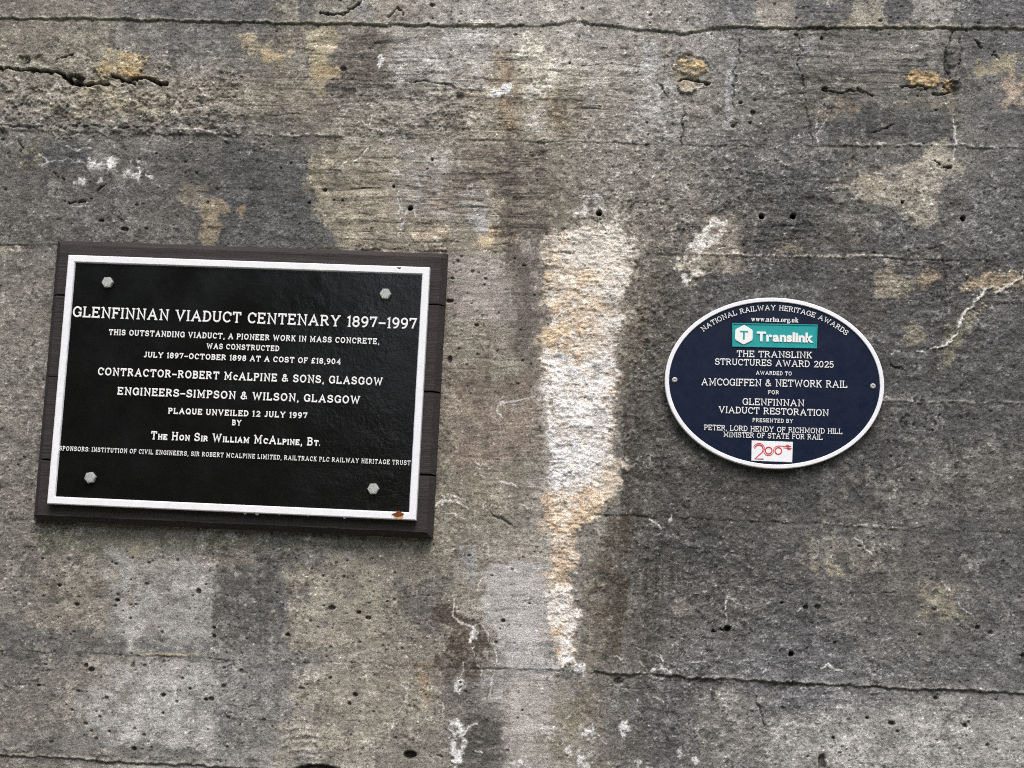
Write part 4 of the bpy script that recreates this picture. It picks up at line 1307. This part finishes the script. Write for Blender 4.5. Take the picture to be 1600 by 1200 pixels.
def rect_loop(hw, hh, y, r=0.0, n=4, jit=0.0, sub=1):
    pts = []
    for cx, cz, a0 in ((hw - r, -hh + r, -90), (hw - r, hh - r, 0), (-hw + r, hh - r, 90), (-hw + r, -hh + r, 180)):
        for k in range(n + 1):
            a = R(a0 + 90.0 * k / n)
            pts.append((cx + r * math.cos(a), cz + r * math.sin(a)))
    out = []
    for i, p in enumerate(pts):
        q = pts[(i + 1) % len(pts)]
        d = math.hypot(q[0] - p[0], q[1] - p[1])
        m = max(1, int(d / .02)) if sub else 1
        for k in range(m):
            t = k / m
            out.append([p[0] + (q[0] - p[0]) * t, y, p[1] + (q[1] - p[1]) * t])
    if jit:
        for p in out:
            p[0] += rng.normal(0, jit); p[2] += rng.normal(0, jit)
    return out

# plate and border: centre on the frame corners measured on the wall
PF = .0415                                   # black face, in front of the wall
FF = .0470                                   # front of the white border
lf = rows(PL, FF)
c4 = [lf(107, 397), lf(671.3, 418.3), lf(650, 812.6), lf(72.5, 787.6)]
pcx = sum(p[0] for p in c4) / 4; pcz = sum(p[1] for p in c4) / 4
pw = (math.dist(c4[0], c4[1]) + math.dist(c4[3], c4[2])) / 4
ph_ = (math.dist(c4[0], c4[3]) + math.dist(c4[1], c4[2])) / 4
def sh(loop):
    return [(p[0] + pcx, p[1], p[2] + pcz) for p in loop]
mb = MB()
loft(mb, [sh(rect_loop(pw - .004, ph_ - .004, -.0302, .004)), sh(rect_loop(pw - .004, ph_ - .004, -PF, .004))])
plate = mb.build('plate', M_black, PL)
mb = MB()
ir = .0148
st = rng.bit_generator.state
def jl(*a, **k):
    return sh(rect_loop(*a, **k))
loops = [jl(pw - ir - .0016, ph_ - ir - .0016, -PF + .001, .0005), jl(pw - ir, ph_ - ir, -FF + .0012, .0005, jit=.00022), jl(pw - ir + .0014, ph_ - ir + .0014, -FF, .0008),
         jl(pw - .0022, ph_ - .0022, -FF, .0025), jl(pw - .0004, ph_ - .0004, -FF + .0012, .003, jit=.0001), jl(pw, ph_, -FF + .003, .003), jl(pw, ph_, -.0305, .003)]
mlen = min(len(l) for l in loops)
# equalise point counts so the ring can be skinned
def resample(loop, n=240):
    P = np.array(loop + [loop[0]]); s = np.concatenate([[0], np.cumsum(np.hypot(*(np.diff(P[:, [0, 2]], axis=0).T)))])
    s /= s[-1]
    return P, s
def ring(hw, hh, y, jit=0.0):
    out = []
    for (x0, z0), (x1, z1), m in (((hw, -hh), (hw, hh), 26), ((hw, hh), (-hw, hh), 38), ((-hw, hh), (-hw, -hh), 26), ((-hw, -hh), (hw, -hh), 38)):
        for k in range(m):
            t = k / m
            e = 0 if k == 0 else jit
            out.append((x0 + (x1 - x0) * t + rng.normal(0, 1) * e + pcx, y, z0 + (z1 - z0) * t + rng.normal(0, 1) * e + pcz))
    return out
loops = [ring(pw - ir - .0014, ph_ - ir - .0014, -PF + .001), ring(pw - ir, ph_ - ir, -FF + .0012, .00025), ring(pw - ir + .0013, ph_ - ir + .0013, -FF, .0001),
         ring(pw - .0020, ph_ - .0020, -FF, .0001), ring(pw - .0004, ph_ - .0004, -FF + .0012, .00012), ring(pw, ph_, -FF + .003), ring(pw, ph_, -.0303)]
loft(mb, loops, False, False)
border = mb.build('border', M_white, PL, smooth=False)

# lines of raised letters
LH = .0024
def bl(text, l, r, cap, gap=.22, hw=.10):
    return text_line(PL, plate, text, 'cast', l, r, cap, PF, LH, gap, hw=hw)
bl('GLENFINNAN VIADUCT CENTENARY 1897–1997', (113.5,495.8), (651.3,515), 17.4, .13, .080)
bl('THIS OUTSTANDING VIADUCT, A PIONEER WORK IN MASS CONCRETE,', (170,523.8), (592.5,538.4), 9.4, .20)
bl('WAS CONSTRUCTED', (322.8,545.3), (436.2,549.3), 9.0, .20)
bl('JULY 1897–OCTOBER 1898 AT A COST OF £18,904', (224.5,558.8), (532,570), 9.2, .18)
bl('CONTRACTOR–ROBERT McALPINE & SONS, GLASGOW', (152.8,586.6), (597.8,602.8), 12.6, .18, .095)
bl('ENGINEERS–SIMPSON & WILSON, GLASGOW', (183.5,617.2), (562.3,631.6), 12.6, .18, .095)
bl('PLAQUE UNVEILED 12 JULY 1997', (262.8,646.8), (480.5,654.4), 9.6, .20, .105)
bl('BY', (362.6,665), (377,665.5), 9.2, .2, .105)
bl('The Hon Sir William McAlpine, Bt.', (235.6,686.9), (500,697.4), 13.4, .18, .088)
bl('.SPONSORS: INSTITUTION OF CIVIL ENGINEERS, SIR ROBERT MCALPINE LIMITED, RAILTRACK PLC RAILWAY HERITAGE TRUST', (90.8,704), (641.2,727.2), 7.4, .24, .085)

# hexagon-headed bolts
def make_bolt(u, v, rot):
    x, z = rows(PL, PF + .008)(u, v)
    mb = MB()
    r = .0122
    def hexl(rad, y, nseg=6):
        return [(x + rad * math.cos(R(rot + 60 * k)), -y, z + rad * math.sin(R(rot + 60 * k))) for k in range(6)]
    loft(mb, [hexl(r, PF - .001), hexl(r, PF + .0082), hexl(r * .9, PF + .0098)])
    # shallow raised disc inside the chamfer
    cl = [[(x + rad * math.cos(R(15 * k)), -y, z + rad * math.sin(R(15 * k))) for k in range(24)] for rad, y in ((r * .76, PF + .0096), (r * .72, PF + .0103))]
    loft(mb, cl, False, True)
    o = mb.build('bolt', M_bolt, PL)
    # washer edge of sealing paint
    wb = MB()
    loft(wb, [[(x + rad * math.cos(R(15 * k)), -y, z + rad * math.sin(R(15 * k))) for k in range(24)] for rad, y in ((r * 1.16, PF - .001), (r * 1.12, PF + .0011), (r * .9, PF + .0012))], False, False)
    wb.build('washer', M_black, o)
for u, v, rot in ((167.5,441,5), (602,459,0), (140.5,746.2,12), (583,763.8,3)):
    make_bolt(u, v, rot)

# bare rusty spots and paint drips of the border
def flat_patch(parent, name, pts, d, th, mat):
    q = rows(PL, d)
    P = [q(*p) for p in pts]
    mb = MB()
    loft(mb, [[(a, -d, b) for a, b in P], [(a * .99 + P[0][0] * .01, -(d + th), b * .99 + P[0][1] * .01) for a, b in P]])
    return mb.build(name, mat, parent)
sp = lambda L_: [(370 + a / 4.706, 600 + b / 4.706) for a, b in L_]
flat_patch(border, 'rust_stain', sp([(1150,960),(1200,962),(1218,958),(1226,985),(1190,994),(1160,985)]), FF + .0001, .0003, M_rstain)
flat_patch(border, 'rust_patch', sp([(1138,958),(1150,953),(1168,945),(1186,936),(1190,926),(1198,936),(1212,944),(1230,954),(1222,966),(1205,972),(1180,976),(1160,970)]), FF + .0005, .0006, M_rust)
sp2 = lambda L_: [(370 + a / 4.706, 360 + b / 4.706) for a, b in L_]
flat_patch(border, 'paint_chip', sp2([(1178,268),(1190,272),(1208,270),(1204,280),(1192,284),(1184,276)]), FF + .0001, .0003, M_wood)
for u, s in ((383, 1.0), (402, 1.2), (437, .7), (482, .6), (539, 1.0)):
    x, z = rows(PL, FF)(u, 0)[0], 0
    q = rows(PL, .040); x = q(u, 800)[0]; zb = pcz - ph_
    mb = MB()
    rr = .0034 * s
    loft(mb, [[(x + rr * k * math.cos(R(30 * i)), -.040 + rr * .8 * k * math.sin(R(30 * i)), zb + .001 - rr * h) for i in range(12)] for k, h in ((1.3, 0), (1.0, .5), (.7, .95), (.2, 1.25))])
    mb.build('paint_drip', M_white, border, smooth=True)

# ------------------------------------------------------------------ the oval plaque
OT = .0145                                  # face; rim stands 3 mm proud
oc = ray(1210, 599, OT)
OV = empty('award_plaque', (oc[0], 0, oc[2]), R(.62),
           'oval navy blue plaque with white rim, screwed to the wall right of the lime streak', 'plaque')
bpy.context.view_layer.update()
lo = rows(OV, OT + .002)
ea = (lo(1381.7, 604.5)[0] - lo(1038.6, 593)[0]) / 2
eb = (lo(1205, 464.8)[1] - lo(1215, 732.9)[1]) / 2
ox = (lo(1381.7, 604.5)[0] + lo(1038.6, 593)[0]) / 2
oz = (lo(1205, 464.8)[1] + lo(1215, 732.9)[1]) / 2
def ell(a, b, y, n=144):
    return [(ox + a * math.cos(2 * math.pi * k / n), -y, oz + b * math.sin(2 * math.pi * k / n)) for k in range(n)]
RW = .0088
mb = MB()
loft(mb, [ell(ea - .003, eb - .003, .004), ell(ea - .003, eb - .003, OT)])
oplate = mb.build('plate', M_navy, OV)
mb = MB()
loft(mb, [ell(ea - RW, eb - RW, OT - .001), ell(ea - RW, eb - RW, OT + .0022), ell(ea - RW + .001, eb - RW + .001, OT + .003), ell(ea - .0016, eb - .0016, OT + .003),
          ell(ea - .0003, eb - .0003, OT + .002), ell(ea, eb, OT), ell(ea, eb, .005), ell(ea - .004, eb - .004, .005)], False, False)
mb.build('rim', M_white, OV)
OH = .0018
def ol(text, l, r, cap, gap=.09, style='cast', hw=.070):
    if cap < 7:
        hw = .085; gap = .16
    return text_line(OV, oplate, text, style, l, r, cap, OT, OH, gap, hw=hw)
ol('www.nrha.org.uk', (1173.5,502), (1247.5,504), 7.4, .10, 'roman')
ol('THE TRANSLINK', (1151,557.8), (1269,560.2), 10.2)
ol('STRUCTURES AWARD 2025', (1117,570.2), (1302.5,575), 10.4)
ol('AWARDED TO', (1181,585.6), (1237,587), 6.2)
ol('AMCOGIFFEN & NETWORK RAIL', (1095.6,602.2), (1323.8,606.4), 11.4)
ol('FOR', (1200,616), (1217,616.5), 6.2)
ol('GLENFINNAN', (1160,632.8), (1256.5,635.3), 10.6)
ol('VIADUCT RESTORATION', (1122.5,645.4), (1294.8,650.6), 10.6)
ol('PRESENTED BY', (1175.6,659.6), (1239,661.3), 6.4)
ol('PETER, LORD HENDY OF RICHMOND HILL', (1100,672), (1316,678.7), 8.6)
ol('MINISTER OF STATE FOR RAIL', (1130,683), (1285,687.6), 8.4)
# arched line along the top
def arch():
    loc = rows(OV, OT)
    gl, wt = layout('NATIONAL RAILWAY HERITAGE AWARDS', 'cast', .09, .070)
    caph = (lo(1205, 478)[1] - lo(1205, 486.2)[1])
    a, b = ea - RW - .0178, eb - RW - .0178
    th = np.linspace(math.pi, 0, 2001)
    ex, ez = a * np.cos(th), b * np.sin(th)
    s = np.concatenate([[0], np.cumsum(np.hypot(np.diff(ex), np.diff(ez)))])
    xl = loc(1099, 516.5)[0] - ox; xr = loc(1321.5, 521.5)[0] - ox
    sa = np.interp(xl, ex, s); sb = np.interp(xr, ex, s)
    k = (sb - sa) / wt
    mb = MB()
    for v, f in gl:
        xm = (v[:, 0].min() + v[:, 0].max()) / 2
        t = sa + xm * k
        cx, cz = np.interp(t, s, ex), np.interp(t, s, ez)
        tx, tz = np.interp(t + .001, s, ex) - np.interp(t - .001, s, ex), np.interp(t + .001, s, ez) - np.interp(t - .001, s, ez)
        n_ = math.hypot(tx, tz); tx /= n_; tz /= n_
        px = (v[:, 0] - xm) * k; pz = v[:, 1] * caph
        mb.add(np.stack([ox + cx + px * tx - pz * tz, -(OT + (v[:, 2] + .5) * OH - .0004), oz + cz + px * tz + pz * tx], 1), f)
    mb.build('lettering', M_letter, oplate)
arch()

def quad_panel(parent, name, pts, d0, d1, mat, bev=.0006):
    q = rows(OV, d1)
    P = [q(*p) for p in pts]
    cx = sum(p[0] for p in P) / 4; cz = sum(p[1] for p in P) / 4
    def ins(m, y):
        return [(a + math.copysign(m, cx - a), -y, b + math.copysign(m, cz - b)) for a, b in P]
    mb = MB()
    loft(mb, [ins(0, d0), ins(0, d1 - bev), ins(bev, d1)])
    return mb.build(name, mat, parent), ins
# teal logo panel with a raised edge
TP = [(1144,541.8), (1276.3,544.6), (1277.8,507), (1143.8,504.5)]
tp, ins = quad_panel(OV, 'logo_panel', TP, OT - .0005, OT + .0012, M_teal)
mb = MB()
loft(mb, [ins(.0028, OT + .001), ins(.0024, OT + .0024), ins(.0004, OT + .0024), ins(-.0001, OT + .0012), ins(-.0001, OT - .0002)], False, False)
mb.build('panel_edge', M_teal, tp)
q = rows(OV, OT + .0012)
hx, hz = q(1162.2, 523.4)
hr = q(1162, 508.3)[1] - hz
mb = MB()
def hexa(r, y):
    out = []
    for k in range(6):                      # rounded corners: two points each
        for da in (-7, 0, 7):
            a = R(90 + 60 * k + da); rr = r * (.965 if da else .985)
            out.append((hx + rr * math.cos(a) , -y, hz + rr * math.sin(a)))
    return out
loft(mb, [hexa(hr, OT + .001), hexa(hr, OT + .0028), hexa(hr * .96, OT + .0031)])
emb = mb.build('emblem', M_letter, tp)
mb = MB()
def slab(mb, x0, z0, x1, z1, y0, y1):
    loft(mb, [[(x0, -y, z0), (x1, -y, z0), (x1, -y, z1), (x0, -y, z1)] for y in (y0, y1)])
slab(mb, hx - hr * .42, hz + hr * .26, hx + hr * .42, hz + hr * .42, OT + .003, OT + .0034)
slab(mb, hx - hr * .085, hz - hr * .50, hx + hr * .085, hz + hr * .262, OT + .003, OT + .00335)
mb.build('letter', M_teal, tp)
text_line(OV, tp, 'Translink', 'sans', (1182.2,533.4), (1271.2,535.6), 15.4, OT + .0012, .0018, .035, M_letter)
# white anniversary panel with the red numerals
WP = [(1174,719.8), (1237.8,722.4), (1239,690.6), (1174.5,688.2)]
wp, ins = quad_panel(OV, 'anniversary_panel', WP, OT - .0005, OT + .0014, M_white)
q = rows(OV, OT + .0014)
def ribbon(mb, pts, wd, y0, y1):
    """flat raised stroke following survey points"""
    P = [q(*p) for p in pts]
    Lp, Rp = [], []
    for i, p in enumerate(P):
        a = P[max(i - 1, 0)]; b = P[min(i + 1, len(P) - 1)]
        t = math.hypot(b[0] - a[0], b[1] - a[1]) or 1
        nx, nz = -(b[1] - a[1]) / t, (b[0] - a[0]) / t
        Lp.append((p[0] + nx * wd / 2, p[1] + nz * wd / 2)); Rp.append((p[0] - nx * wd / 2, p[1] - nz * wd / 2))
    n = len(P); vs = []
    for y in (y0, y1):
        vs += [(a, -y, b) for a, b in Lp] + [(a, -y, b) for a, b in Rp]
    fs = []
    for i in range(n - 1):
        fs.append((2 * n + i, 2 * n + i + 1, 3 * n + i + 1, 3 * n + i)); fs.append((i, i + 1, 2 * n + i + 1, 2 * n + i)); fs.append((n + i + 1, n + i, 3 * n + i, 3 * n + i + 1))
    fs.append((0, n, 3 * n, 2 * n)); fs.append((n - 1, 2 * n - 1, 4 * n - 1, 3 * n - 1))
    mb.add(vs, fs)
mb = MB()
y0, y1 = OT + .0012, OT + .0022
arc = lambda cx, cy, r, a0, a1, n=16: [(cx + r * math.cos(R(a0 + (a1 - a0) * k / n)), cy + r * math.sin(R(a0 + (a1 - a0) * k / n))) for k in range(n + 1)]
two = arc(1185.8, 701.6, 6.6, 190, 390) + [(1190.5,707), (1179.5,716.6), (1193.0,717.2)]
ribbon(mb, two, .0021, y0, y1)
ribbon(mb, arc(1185.9, 701.4, 8.9, 200, 372) , .0010, y0, y1)
ribbon(mb, arc(1201, 703.8, 5.2, 0, 360, 28), .0020, y0, y1)
ribbon(mb, arc(1201, 703.8, 7.8, 175, -5, 20), .0010, y0, y1)
ribbon(mb, arc(1216.2, 704.4, 5.2, 0, 360, 28), .0020, y0, y1)
ribbon(mb, arc(1216.2, 704.4, 7.8, 180, 268, 12) + [(1218,696.6), (1236,697.6)], .0010, y0, y1)
ribbon(mb, [(1224,699.6), (1237,700.3)], .0010, y0, y1)
ribbon(mb, [(1228,695.0), (1231.5,697.4), (1228.6,700), (1233,703)], .0010, y0, y1)
ribbon(mb, [(1230,694.6), (1234.5,697.4), (1230.4,700), (1235.5,702.6)], .0010, y0, y1)
mb.build('numeral', M_red, wp)
# two domed fixing screws
for u, v in ((1054.2,593.4), (1364.2,603.2)):
    x, z = rows(OV, OT + .002)(u, v)
    mb = MB()
    prof = [(.0058, -.0005), (.0057, .0008), (.0048, .0022), (.0034, .0029), (.0024, .003), (.0021, .0012)]
    loft(mb, [[(x + r * math.cos(R(18 * k)), -(OT + y), z + r * math.sin(R(18 * k))) for k in range(20)] for r, y in prof], False, True)
    mb.build('screw', M_steel, OV, smooth=True)
